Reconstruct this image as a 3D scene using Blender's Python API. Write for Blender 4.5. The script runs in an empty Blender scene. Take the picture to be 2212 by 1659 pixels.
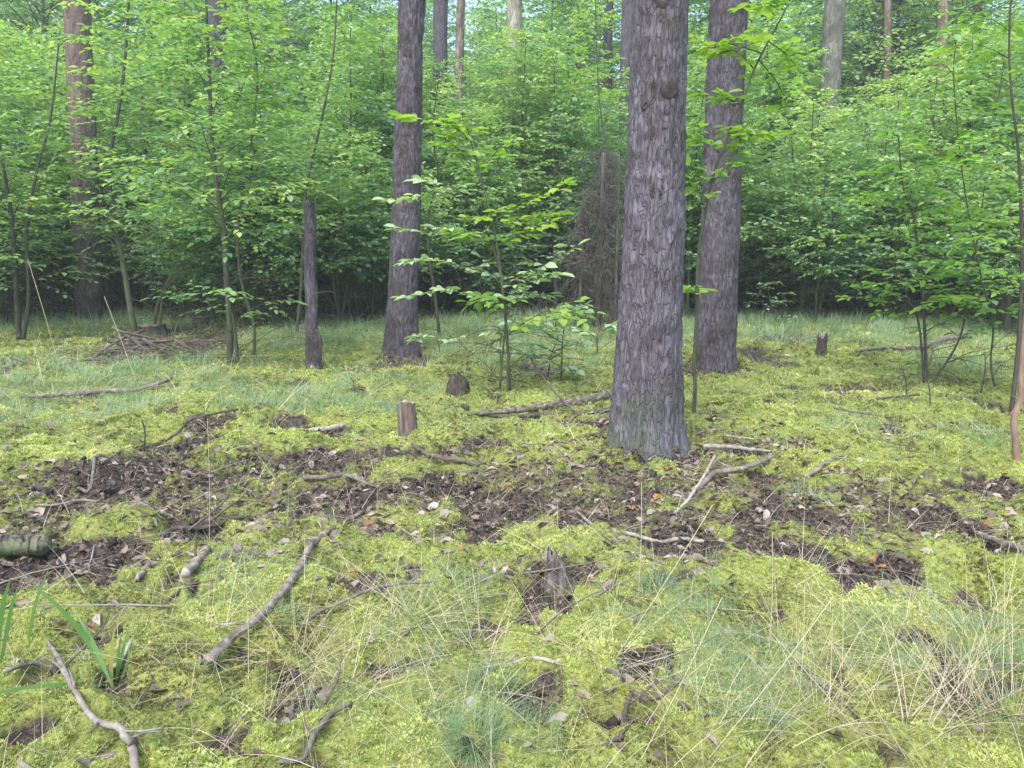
import bpy, math, random
import numpy as np
from math import radians, sin, cos, pi

sc = bpy.context.scene
# ------------------------------------------------------------------ camera, sky, sun, exposure
F = 1640.0                      # focal length in units of a 2212 px wide frame
PITCH = radians(10.7)
CAM = np.array([0.0, 0.0, 1.5])
FWD = np.array([0, cos(PITCH), -sin(PITCH)])
UP = np.array([0, sin(PITCH), cos(PITCH)])
cd = bpy.data.cameras.new('camera')
cd.sensor_width = 36.0
cd.lens = 36.0 * F / 2212.0
cd.clip_start = 0.05
cd.clip_end = 1500.0
cam = bpy.data.objects.new('camera', cd)
sc.collection.objects.link(cam)
cam.location = CAM
cam.rotation_euler = (pi / 2 - PITCH, 0, 0)
sc.camera = cam

SUN_EL, SUN_AZ = radians(56), radians(205)      # azimuth clockwise from +Y: behind and to the left of the camera
w = bpy.data.worlds.new('World')
sc.world = w
w.use_nodes = True
nt = w.node_tree
nt.nodes.clear()
sky = nt.nodes.new('ShaderNodeTexSky')
sky.sky_type = 'NISHITA'
sky.sun_disc = False
sky.sun_elevation = SUN_EL
sky.sun_rotation = SUN_AZ
sky.air_density = 1.0
sky.dust_density = 2.5
sky.ozone_density = 1.0
bg = nt.nodes.new('ShaderNodeBackground')
bg.inputs['Strength'].default_value = 0.15
wo = nt.nodes.new('ShaderNodeOutputWorld')
nt.links.new(sky.outputs[0], bg.inputs[0])
nt.links.new(bg.outputs[0], wo.inputs[0])

sd = bpy.data.lights.new('sun', 'SUN')
sd.energy = 1.15
sd.angle = radians(40)
sd.color = (1.0, 0.975, 0.94)
sun = bpy.data.objects.new('sun', sd)
sc.collection.objects.link(sun)
from mathutils import Vector, Matrix
sdir = Vector((sin(SUN_AZ) * cos(SUN_EL), cos(SUN_AZ) * cos(SUN_EL), sin(SUN_EL)))
sun.rotation_euler = sdir.to_track_quat('Z', 'Y').to_euler()
sun.location = (0, 0, 30)

sc.view_settings.view_transform = 'Standard'
sc.view_settings.look = 'None'
sc.view_settings.gamma = 1.0
sc.view_settings.exposure = 1.70
sc.render.engine = 'CYCLES'
cy = sc.cycles
cy.max_bounces = 7
cy.diffuse_bounces = 4
cy.glossy_bounces = 2
cy.transmission_bounces = 4
cy.volume_bounces = 1
cy.caustics_reflective = False
cy.caustics_refractive = False
cy.use_denoising = True
cy.denoiser = 'OPENIMAGEDENOISE'
cy.denoising_input_passes = 'RGB_ALBEDO_NORMAL'

rng = np.random.default_rng(7)
random.seed(7)

# ------------------------------------------------------------------ noise
_perm = np.random.default_rng(3).permutation(4096).astype(np.int64)
def _h(*a):
    r = np.zeros_like(a[0])
    for v in a:
        r = _perm[(r + v) & 4095]
    return r
def _fade(t): return t * t * t * (t * (t * 6 - 15) + 10)
def vnoise2(x, y):
    x = np.asarray(x, float); y = np.asarray(y, float)
    xi = np.floor(x).astype(np.int64); yi = np.floor(y).astype(np.int64)
    xf, yf = x - xi, y - yi
    def g(ix, iy, dx, dy):
        a = _h(ix, iy) * (2 * pi / 4096)
        return np.cos(a) * dx + np.sin(a) * dy
    u, v = _fade(xf), _fade(yf)
    a = g(xi, yi, xf, yf); b = g(xi + 1, yi, xf - 1, yf)
    c = g(xi, yi + 1, xf, yf - 1); d = g(xi + 1, yi + 1, xf - 1, yf - 1)
    return (a + (b - a) * u + (c + (d - c) * u - a - (b - a) * u) * v) * 1.4
def vnoise3(x, y, z):
    x = np.asarray(x, float); y = np.asarray(y, float); z = np.asarray(z, float)
    xi = np.floor(x).astype(np.int64); yi = np.floor(y).astype(np.int64); zi = np.floor(z).astype(np.int64)
    u, v, t = _fade(x - xi), _fade(y - yi), _fade(z - zi)
    def r(a, b, c): return _h(a, b, c) / 2047.5 - 1.0
    def L(a, b, k): return a + (b - a) * k
    z0 = L(L(r(xi, yi, zi), r(xi + 1, yi, zi), u), L(r(xi, yi + 1, zi), r(xi + 1, yi + 1, zi), u), v)
    z1 = L(L(r(xi, yi, zi + 1), r(xi + 1, yi, zi + 1), u), L(r(xi, yi + 1, zi + 1), r(xi + 1, yi + 1, zi + 1), u), v)
    return L(z0, z1, t)
def fbm2(x, y, o=4):
    s, a = 0, 1.0
    for i in range(o):
        s = s + a * vnoise2(x * 2 ** i + 17.3 * i, y * 2 ** i - 9.1 * i); a *= 0.5
    return s
def sstep(a, b, x):
    t = np.clip((x - a) / (b - a), 0, 1)
    return t * t * (3 - 2 * t)

# ------------------------------------------------------------------ picture position -> place on the ground / at a distance
def ray(X, Y):
    dx, dy = (X - 1106) / F, (829.5 - Y) / F
    return np.array([dx, 0, 0]) + FWD + UP * dy
def flat(X, Y):
    d = ray(X, Y); t = -1.5 / d[2]
    return CAM + d * t
def at(X, Y, D):
    d = ray(X, Y)
    return CAM + d * (D / d[1])

# ------------------------------------------------------------------ what covers the ground where
def ells(L):
    out = []
    for e in L:
        X, Y, rx, ry = e[:4]
        c = flat(X, Y); n = flat(X, Y + ry); f = flat(X, max(Y - ry, 560))
        out.append((c[0], (n[1] + f[1]) / 2, rx * c[1] / F * 1.02, (f[1] - n[1]) / 2, e[4] if len(e) > 4 else 1.0))
    return out
NODIRT = ells([(600,962,70,22),(255,1140,110,30),(440,1005,34,18),(930,1128,110,20),(1290,990,80,20),(905,1012,90,14),(780,960,90,14),(100,1010,110,30),(560,1130,80,18),(1450,1098,60,12),(1100,1000,120,18),
    (1310,1165,60,12),(1730,1150,70,12),(1900,1165,60,14),(1560,1090,50,12),(60,1105,50,16),(1840,1190,60,10),(2060,1170,70,14),(1180,960,130,20),(370,1180,40,12),(1000,1060,20,10)])
DIRT = ells([(180,1120,330,150,.54),(620,1050,300,120,.52),(1000,1090,330,90,.58),(1420,1110,330,100,.60),(1850,1140,330,90,.52),(1500,990,220,60,.42),(455,925,55,24),(600,922,60,16),(690,932,70,14),(300,1045,190,42),(200,1035,110,30),(80,1090,80,30),
    (170,1215,190,42),(30,1245,90,60),(450,1150,110,26),(535,1028,45,12),(640,1000,180,22,.8),(700,985,80,14),(860,985,60,10),(780,1085,110,34),
    (965,1062,80,34),(1100,1112,150,42),(1250,1132,120,32),(1262,940,66,20),(1400,992,170,24),(1600,990,60,16),(1640,1038,40,14),
    (1370,1082,70,26),(1232,1055,26,10),(1480,1175,150,34),(1610,1135,140,34),(1720,1112,100,26),(1800,1118,90,24),(1650,1190,110,22),
    (2015,1128,90,34),(2150,1062,90,18),(2190,1110,60,20),(1865,1235,110,46),(1780,1190,110,30),(1848,850,85,14),(2100,1208,90,18),(1180,1300,55,48),
    (1170,1250,80,24,.8),(1290,1245,80,18,.8),(45,1600,60,36),(640,1540,80,44,.8),(1165,1540,80,40,.7),(660,1500,60,40,.6),(1340,1590,90,30,.8),(330,735,90,34,.8),(440,740,100,20,.8),
    (865,1440,60,24,.6),(1640,775,70,20,.8),(2110,880,60,16,.8),(1720,740,90,20,.7),(560,700,120,14,.7),(1180,800,70,18,.8),(870,790,70,20,.8),(1540,805,90,14,.8),(1060,975,100,20,.7),(430,965,60,16,.9),(350,1130,70,18,.8),(2090,1310,70,16,.7),(220,1390,80,26,.6),(90,1480,60,26,.6),(1990,1400,50,22,.6),(2080,1500,60,30,.5)])
LITT = ells([(1150,1020,190,46,.9),(1490,1060,170,46,.9),(560,1200,260,60,.5),(1350,1110,260,60,.9),(1500,1200,200,50,.8),(800,1110,330,70,.9),
    (230,1080,260,70,.8),(150,1200,220,70,.8),(1700,1130,260,60,.8),(1870,1240,160,60,.7),(1400,985,200,36,1),(1900,1060,120,26,.9),
    (430,1560,90,60,.6),(640,1540,90,60,.6),(870,790,110,30,.8),(1180,810,180,40,.6),(330,740,160,50,.6),(2060,1120,160,60,.6),(1920,1520,70,40,.6),
    (1650,960,120,30,.5),(200,1370,160,50,.5),(1260,930,100,30,.8),(1180,1260,160,50,.7),(1390,1240,60,30,.6),(1260,1500,90,40,.5),(1020,950,120,30,.4)])
GRAS = ells([(150,870,320,60,1),(700,868,300,38,1),(60,820,160,60,.7),(330,800,200,40,.6),(880,1450,260,200,.8),(1650,1490,320,120,.9),(2080,1440,220,170,.9),(1040,1600,170,110,1),
    (1150,740,330,60,.8),(1700,715,240,40,1),(1950,720,320,40,1),(2100,800,140,30,.6),(590,1250,150,60,.4),(1430,1230,110,40,.6),(1880,950,140,40,.4),(700,740,200,40,.7),(200,705,300,30,.7),
    (2170,980,80,60,.7),(1500,1340,160,60,.5),(1740,1080,60,16,.7),(1290,1380,120,40,.6)])
def mask(E, x, y, ns):
    m = np.zeros_like(x)
    for cx, cy_, rx, ry, s in E:
        r2 = ((x - cx) / rx) ** 2 + ((y - cy_) / ry) ** 2
        m = np.maximum(m, s * (1 - sstep(0.35, 1.45, r2 + ns)))
    return m
def covers(x, y):
    n1 = fbm2(x * 3.1, y * 2.6, 4)
    n2 = fbm2(x * 2.3 + 40, y * 2.1 + 11, 4)
    D = mask(DIRT, x, y, n1 * 1.1)
    D = np.maximum(D, sstep(0.42, 0.62, fbm2(x * 2.9 + 90, y * 2.4 - 20, 4)) * 0.85 * sstep(1.2, 2.4, y))
    L = mask(LITT, x, y, n2 * 0.8)
    G = mask(GRAS, x, y, n2 * 0.9)
    D = D * (1 - .9 * mask(NODIRT, x, y, n2 * .7))
    thick = sstep(13.2, 15.5, y + n1 * 1.5)
    D = np.maximum(D, thick * 0.75)
    L = np.maximum(L, thick)
    G = G * (1 - sstep(15, 17, y))
    return D, L, G
BUMPS = [(flat(1395, 958)[0], flat(1395, 958)[1] + .2, .38, .34, .05), (flat(1546, 796)[0], flat(1546, 796)[1] + .2, .4, .4, .05), (flat(867, 762)[0], flat(867, 762)[1] + .2, .4, .4, .06)]
for X, Y, rx, ry, h in [(215,1030,70,26,.08),(400,1055,80,24,.06),(2010,1122,90,28,.08),(965,1060,70,26,.05),(1080,1105,110,34,.03),
        (1870,1245,90,34,-.09),(40,1255,90,46,-.08),(1175,1320,50,36,-.05),(2060,1235,230,36,.10),(1990,1215,110,26,.05),(620,960,60,18,.05),
        (260,1140,90,26,.06),(1620,890,60,20,.07),(1770,890,90,26,.08),(850,830,120,26,.05),(960,960,110,30,.05),(1160,960,130,34,.05),
        (1290,1490,140,50,.06),(1290,1560,90,30,-.05),(1400,960,130,24,.05),(45,1600,60,40,-.08),(1260,935,60,16,.05),(1848,852,80,12,-.05),
        (2150,1070,80,14,-.05),(1700,1120,140,16,-.04),(1180,1240,60,30,.03),(250,1560,200,40,.03),(320,740,110,26,.06)]:
    c = flat(X, Y); n = flat(X, Y + ry); f = flat(X, Y - ry)
    BUMPS.append((c[0], c[1], rx * c[1] / F, (f[1] - n[1]) / 2, h))
def height(x, y, D=None):
    x = np.asarray(x, float); y = np.asarray(y, float)
    if D is None: D = covers(x, y)[0]
    far = 1 - sstep(18, 40, y)
    h = 0.06 * fbm2(x * 0.45, y * 0.45, 3)
    cush = 1 - np.abs(vnoise2(x * 3.4 + 5, y * 3.4))
    cush2 = 1 - np.abs(vnoise2(x * 8.1 - 5, y * 7.3))
    h = h + far * (1 - D) * (0.10 * (cush - .7) + 0.055 * cush2)
    rough = fbm2(x * 9, y * 9, 4)
    h = h + far * D * (-0.012 + 0.06 * rough + 0.035 * np.abs(vnoise2(x * 22, y * 22)))
    for cx, cy_, rx, ry, a in BUMPS:
        h = h + a * np.exp(-(((x - cx) / rx) ** 2 + ((y - cy_) / ry) ** 2))
    return h
def hz(x, y): return float(height(np.array([x]), np.array([y]))[0])
def gp(X, Y):
    d = ray(X, Y); t = -1.5 / d[2]
    for _ in range(6):
        p = CAM + d * t
        t += (p[2] - hz(p[0], p[1])) / -d[2] * 0.8
    p = CAM + d * t
    p[2] = hz(p[0], p[1])
    return p
def zc(p): return float(np.dot(np.asarray(p) - CAM, FWD))

# ------------------------------------------------------------------ mesh helpers
def mesh_data(name, V, faces, mats, attrs=None, smooth=False):
    me = bpy.data.meshes.new(name)
    V = np.ascontiguousarray(V, dtype=np.float32)
    me.vertices.add(len(V))
    me.vertices.foreach_set('co', V.ravel())
    li, ls, tot = [], [], 0
    for f in faces:
        f = np.asarray(f, dtype=np.int32)
        if len(f) == 0: continue
        li.append(f.ravel())
        ls.append(np.arange(len(f), dtype=np.int32) * f.shape[1] + tot)
        tot += f.size
    li = np.concatenate(li); ls = np.concatenate(ls)
    me.loops.add(len(li)); me.loops.foreach_set('vertex_index', li)
    me.polygons.add(len(ls)); me.polygons.foreach_set('loop_start', ls)
    me.update(calc_edges=True)
    for k, a in (attrs or {}).items():
        at_ = me.attributes.new(k, 'FLOAT', 'POINT')
        at_.data.foreach_set('value', np.ascontiguousarray(a, dtype=np.float32))
    if smooth:
        me.polygons.foreach_set('use_smooth', np.ones(len(ls), dtype=bool))
    for m in (mats if isinstance(mats, (list, tuple)) else [mats]):
        me.materials.append(m)
    return me
def link(name, me, parent=None):
    o = bpy.data.objects.new(name, me)
    sc.collection.objects.link(o)
    if parent is not None: o.parent = parent
    return o
def tag(o, label=None, cat=None, group=None, kind=None):
    if label: o['label'] = label
    if cat: o['category'] = cat
    if group: o['group'] = group
    if kind: o['kind'] = kind
    return o
def empty(name, loc, label, cat, group=None, rz=0, s=1.0):
    o = bpy.data.objects.new(name, None)
    sc.collection.objects.link(o)
    o.location = loc; o.rotation_euler = (0, 0, rz); o.scale = (s, s, s)
    o.empty_display_size = 0.2
    return tag(o, label, cat, group)
def copy_thing(src, loc, rz, s, label=None, sz=1.0, tilt=(0, 0)):
    o = src.copy(); sc.collection.objects.link(o)
    o.location = loc; o.rotation_euler = (tilt[0], tilt[1], rz); o.scale = (s, s, s * sz)
    if label: o['label'] = label
    for ch in src.children:
        c = ch.copy(); sc.collection.objects.link(c); c.parent = o
        for g in ch.children:
            d = g.copy(); sc.collection.objects.link(d); d.parent = c
    return o

class MB:                                   # collects pieces of one mesh
    def __init__(s): s.V, s.Q, s.T, s.A, s.n = [], [], [], [], 0
    def add(s, V, Q=None, T=None, a=None):
        V = np.asarray(V, float)
        s.V.append(V)
        if Q is not None and len(Q): s.Q.append(np.asarray(Q) + s.n)
        if T is not None and len(T): s.T.append(np.asarray(T) + s.n)
        s.A.append(np.full(len(V), 0.5) if a is None else np.broadcast_to(a, (len(V),)))
        s.n += len(V)
    def data(s, name, mat, smooth=True, off=None):
        V = np.concatenate(s.V)
        if off is not None: V = V - np.asarray(off)
        F_ = []
        if s.Q: F_.append(np.concatenate(s.Q))
        if s.T: F_.append(np.concatenate(s.T))
        return mesh_data(name, V, F_, mat, {'tint': np.concatenate(s.A)}, smooth)

def resample(P, n):
    P = np.asarray(P, float)
    if len(P) < 3:
        t = np.linspace(0, 1, n)[:, None]
        return P[0] * (1 - t) + P[-1] * t
    Q = np.vstack([2 * P[0] - P[1], P, 2 * P[-1] - P[-2]])
    out = []
    ts = np.linspace(0, len(P) - 1 - 1e-6, n)
    for t in ts:
        i = int(t); f = t - i
        p0, p1, p2, p3 = Q[i], Q[i + 1], Q[i + 2], Q[i + 3]
        out.append(0.5 * (2 * p1 + (p2 - p0) * f + (2 * p0 - 5 * p1 + 4 * p2 - p3) * f * f + (3 * p1 - p0 - 3 * p2 + p3) * f ** 3))
    return np.array(out)
def tube(mb, P, R, sides=6, cap=True, a=None, rough=0.0):
    P = np.asarray(P, float); n = len(P)
    R = np.broadcast_to(np.asarray(R, float), (n,))
    T = np.gradient(P, axis=0); T /= np.linalg.norm(T, axis=1)[:, None] + 1e-9
    ref = np.array([1, 0, 0.0]) if abs(T[0][0]) < 0.8 else np.array([0, 1.0, 0])
    A = np.cross(T, ref); A /= np.linalg.norm(A, axis=1)[:, None] + 1e-9
    B = np.cross(T, A)
    th = np.arange(sides) * 2 * pi / sides
    rr = R[:, None] * np.ones(sides)
    if rough:
        kn = max(4, n // 4)
        s0 = np.random.default_rng(n * 7 + sides).normal(0, rough, (kn, sides))
        s_ = np.stack([np.interp(np.linspace(0, kn - 1, n), np.arange(kn), s0[:, q]) for q in range(sides)], 1)
        s_ = s_ + np.random.default_rng(n + sides).normal(0, rough * .25, (n, sides))
        rr = rr * (1 + s_)
    V = P[:, None, :] + rr[:, :, None] * (np.cos(th)[None, :, None] * A[:, None, :] + np.sin(th)[None, :, None] * B[:, None, :])
    V = V.reshape(-1, 3)
    i = np.arange(n - 1)[:, None] * sides; j = np.arange(sides)[None, :]; k = (j + 1) % sides
    Q = np.stack([i + j, i + k, i + sides + k, i + sides + j], -1).reshape(-1, 4)
    Tt = None
    if cap:
        V = np.vstack([V, P[0], P[-1]]); m = n * sides
        jj = np.arange(sides); kk = (jj + 1) % sides
        Tt = np.vstack([np.stack([kk, jj, np.full(sides, m)], 1), np.stack([jj + (n - 1) * sides, kk + (n - 1) * sides, np.full(sides, m + 1)], 1)])
    mb.add(V, Q, Tt, a)

def nrm(a): return a / (np.linalg.norm(a, axis=-1, keepdims=True) + 1e-9)
def leaf_arrays(P, Dr, N, L, W, tint, curl=0.12):
    Dr = nrm(Dr); S = nrm(np.cross(N, Dr)); N = np.cross(Dr, S)
    L = L[:, None]; W = W[:, None]
    v = np.stack([P,
        P + Dr * L * .28 + S * W * .44 + N * L * .05,
        P + Dr * L * .66 + S * W * .40 + N * L * .04,
        P + Dr * L - N * L * curl,
        P + Dr * L * .66 - S * W * .40 + N * L * .04,
        P + Dr * L * .28 - S * W * .44 + N * L * .05], 1)
    n = len(P)
    b = np.arange(n)[:, None] * 6
    Q = np.vstack([b + np.array([[0, 3, 2, 1]]), b + np.array([[0, 5, 4, 3]])])
    return v.reshape(-1, 3), Q, np.repeat(tint, 6)

# ------------------------------------------------------------------ materials
def newmat(name):
    m = bpy.data.materials.new(name); m.use_nodes = True
    t = m.node_tree; t.nodes.clear()
    out = t.nodes.new('ShaderNodeOutputMaterial')
    return m, t, out
def ramp(t, stops, fac=None):
    r = t.nodes.new('ShaderNodeValToRGB')
    e = r.color_ramp.elements
    while len(e) < len(stops): e.new(0.5)
    for i, (p, c) in enumerate(stops):
        e[i].position = p; e[i].color = (*c, 1)
    if fac is not None: t.links.new(fac, r.inputs[0])
    return r
def math_(t, op, a, b=None):
    n = t.nodes.new('ShaderNodeMath'); n.operation = op
    for i, v in enumerate((a, b)):
        if v is None: continue
        if isinstance(v, (int, float)): n.inputs[i].default_value = v
        else: t.links.new(v, n.inputs[i])
    return n.outputs[0]
def attr(t, name='tint'):
    a = t.nodes.new('ShaderNodeAttribute'); a.attribute_name = name
    return a.outputs['Fac']
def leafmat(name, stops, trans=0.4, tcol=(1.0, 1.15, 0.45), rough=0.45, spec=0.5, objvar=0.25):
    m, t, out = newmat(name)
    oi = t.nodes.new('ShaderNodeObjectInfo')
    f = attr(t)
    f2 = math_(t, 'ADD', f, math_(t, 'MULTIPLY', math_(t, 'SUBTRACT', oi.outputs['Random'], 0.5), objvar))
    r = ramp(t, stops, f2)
    p = t.nodes.new('ShaderNodeBsdfPrincipled')
    t.links.new(r.outputs[0], p.inputs['Base Color'])
    p.inputs['Roughness'].default_value = rough
    p.inputs['Specular IOR Level'].default_value = spec
    tr = t.nodes.new('ShaderNodeBsdfTranslucent')
    mx = t.nodes.new('ShaderNodeMix'); mx.data_type = 'RGBA'; mx.blend_type = 'MULTIPLY'; mx.inputs[0].default_value = 1
    t.links.new(r.outputs[0], mx.inputs[6]); mx.inputs[7].default_value = (*[c * 1.3 for c in tcol], 1)
    t.links.new(mx.outputs[2], tr.inputs[0])
    s = t.nodes.new('ShaderNodeMixShader'); s.inputs[0].default_value = trans
    t.links.new(p.outputs[0], s.inputs[1]); t.links.new(tr.outputs[0], s.inputs[2])
    t.links.new(s.outputs[0], out.inputs[0])
    return m
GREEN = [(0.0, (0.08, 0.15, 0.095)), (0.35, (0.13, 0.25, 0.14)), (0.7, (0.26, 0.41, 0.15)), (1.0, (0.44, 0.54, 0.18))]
BRIGHT = [(0.0, (0.12, 0.24, 0.06)), (0.5, (0.23, 0.41, 0.07)), (1.0, (0.34, 0.45, 0.07))]
M = {}
M['leaf'] = leafmat('broadleaf_green', GREEN, 0.45, rough=.42, spec=.7)
M['leaf_bright'] = leafmat('young_leaf_green', BRIGHT, 0.45, rough=0.35, spec=0.7, objvar=.1)
M['leaf_sheen'] = leafmat('glossy_leaf_painted_sheen', [(0, (.20, .33, .17)), (.5, (.36, .48, .28)), (1, (.50, .58, .32))], 0.3, rough=0.25, spec=.9, objvar=.1)  # whitish sky sheen on glossy leaves is painted into this paler base colour
M['needle'] = leafmat('conifer_needles', [(0, (.012, .035, .025)), (.5, (.025, .06, .04)), (1, (.045, .09, .05))], 0.15, rough=.6)
M['moss'] = leafmat('moss', [(0, (.13, .10, .055)), (.25, (.18, .19, .07)), (.5, (.30, .36, .10)), (.78, (.48, .54, .17)), (1, (.64, .68, .30))], 0.4, (1, 1, .5), .7, .15, 0)
M['grass'] = leafmat('fine_grass', [(0, (.10, .16, .08)), (.5, (.20, .31, .16)), (.8, (.31, .41, .24)), (1, (.50, .47, .30))], 0.3, (1, 1.1, .6), .5, .4, 0)
M['reed'] = leafmat('broad_grass', [(0, (.12, .25, .08)), (.6, (.20, .34, .11)), (1, (.45, .42, .14))], 0.4, (1, 1.1, .5), .4, .5, 0)
M['straw'] = leafmat('straw', [(0, (.28, .22, .13)), (.5, (.45, .38, .24)), (1, (.64, .58, .42))], 0.2, (1, 1, .8), .6, .3, 0)
M['litter'] = leafmat('dead_leaves', [(0, (.04, .03, .026)), (.3, (.12, .09, .07)), (.65, (.25, .205, .175)), (.9, (.42, .37, .34)), (1, (.36, .18, .08))], 0.12, (1, .9, .7), .6, .3, 0)
M['debris'] = leafmat('needles_and_crumbs', [(0, (.018, .015, .014)), (.4, (.055, .043, .037)), (.7, (.17, .13, .105)), (1, (.34, .28, .22))], 0.0, (1, 1, 1), .85, .2, 0)

def woodmat(name, stops, scale=30, stretch=0.15, bump=0.4, green=0.0):
    m, t, out = newmat(name)
    tc = t.nodes.new('ShaderNodeTexCoord'); mp = t.nodes.new('ShaderNodeMapping')
    mp.inputs['Scale'].default_value = (1, 1, stretch)
    t.links.new(tc.outputs['Object'], mp.inputs[0])
    n = t.nodes.new('ShaderNodeTexNoise'); n.inputs['Scale'].default_value = scale; n.inputs['Detail'].default_value = 6; n.inputs['Roughness'].default_value = .7
    t.links.new(mp.outputs[0], n.inputs['Vector'])
    oi = t.nodes.new('ShaderNodeObjectInfo')
    f = math_(t, 'ADD', n.outputs[0], math_(t, 'MULTIPLY', math_(t, 'SUBTRACT', oi.outputs['Random'], .5), .2))
    r = ramp(t, stops, f)
    col = r.outputs[0]
    if green:
        n2 = t.nodes.new('ShaderNodeTexNoise'); n2.inputs['Scale'].default_value = 7; n2.inputs['Detail'].default_value = 5
        t.links.new(tc.outputs['Object'], n2.inputs['Vector'])
        g = ramp(t, [(.45, (0, 0, 0)), (.62, (1, 1, 1))], n2.outputs[0])
        mx = t.nodes.new('ShaderNodeMix'); mx.data_type = 'RGBA'
        t.links.new(math_(t, 'MULTIPLY', g.outputs[0], green), mx.inputs[0])
        t.links.new(col, mx.inputs[6]); mx.inputs[7].default_value = (.10, .15, .05, 1)
        col = mx.outputs[2]
    p = t.nodes.new('ShaderNodeBsdfPrincipled'); p.inputs['Roughness'].default_value = .85; p.inputs['Specular IOR Level'].default_value = .25
    t.links.new(col, p.inputs['Base Color'])
    b = t.nodes.new('ShaderNodeBump'); b.inputs['Strength'].default_value = bump; b.inputs['Distance'].default_value = .01
    t.links.new(n.outputs[0], b.inputs['Height']); t.links.new(b.outputs[0], p.inputs['Normal'])
    t.links.new(p.outputs[0], out.inputs[0])
    return m
M['stem'] = woodmat('grey_green_stem', [(.3, (.030, .034, .026)), (.7, (.095, .095, .07))], 25, .3, .3, .4)
M['stem_dark'] = woodmat('dark_stem', [(.3, (.03, .028, .026)), (.7, (.09, .08, .07))], 25, .3, .3, .2)
M['deadtwig'] = woodmat('dead_twigs', [(.3, (.07, .05, .04)), (.7, (.19, .14, .11))], 20, .5, .2)
M['spruce_dead'] = woodmat('dead_spruce_twigs', [(.3, (.07, .06, .055)), (.7, (.16, .14, .13))], 20, .5, .2)
M['stick_pale'] = woodmat('pale_dead_wood', [(.35, (.11, .085, .07)), (.5, (.27, .23, .19)), (.7, (.44, .40, .34))], 18, 1, .4)
M['stick_grey'] = woodmat('grey_dead_wood', [(.3, (.08, .068, .06)), (.55, (.20, .17, .15)), (.75, (.38, .34, .30))], 16, 1, .4, .2)
M['stick_dark'] = woodmat('dark_dead_wood', [(.3, (.04, .03, .026)), (.7, (.14, .11, .095))], 16, 1, .4, .1)
M['tan_stem'] = woodmat('bare_tan_stem', [(.3, (.17, .11, .08)), (.7, (.33, .24, .18))], 14, .4, .3)
M['log'] = woodmat('weathered_log', [(.34, (.05, .04, .035)), (.5, (.18, .15, .13)), (.66, (.38, .34, .28))], 26, 1, 1.0, .6)
M['stump'] = woodmat('weathered_stump', [(.32, (.05, .035, .03)), (.5, (.17, .13, .11)), (.68, (.30, .25, .20))], 32, .12, 1.0, .35)
M['stump_dark'] = woodmat('rotten_stump', [(.3, (.02, .015, .013)), (.6, (.09, .07, .065)), (.8, (.18, .16, .15))], 26, .5, 1.0, .3)
M['scar'] = woodmat('branch_scar', [(.3, (.022, .018, .018)), (.7, (.075, .062, .062))], 40, 1, .8)
M['stump_grey'] = woodmat('rotten_grey_stump', [(.35, (.03, .025, .022)), (.5, (.10, .085, .08)), (.68, (.24, .22, .21))], 26, .35, 1.0, .35)
M['cut'] = woodmat('cut_wood', [(.3, (.16, .12, .09)), (.7, (.36, .31, .25))], 20, 1, .5, .2)

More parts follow.
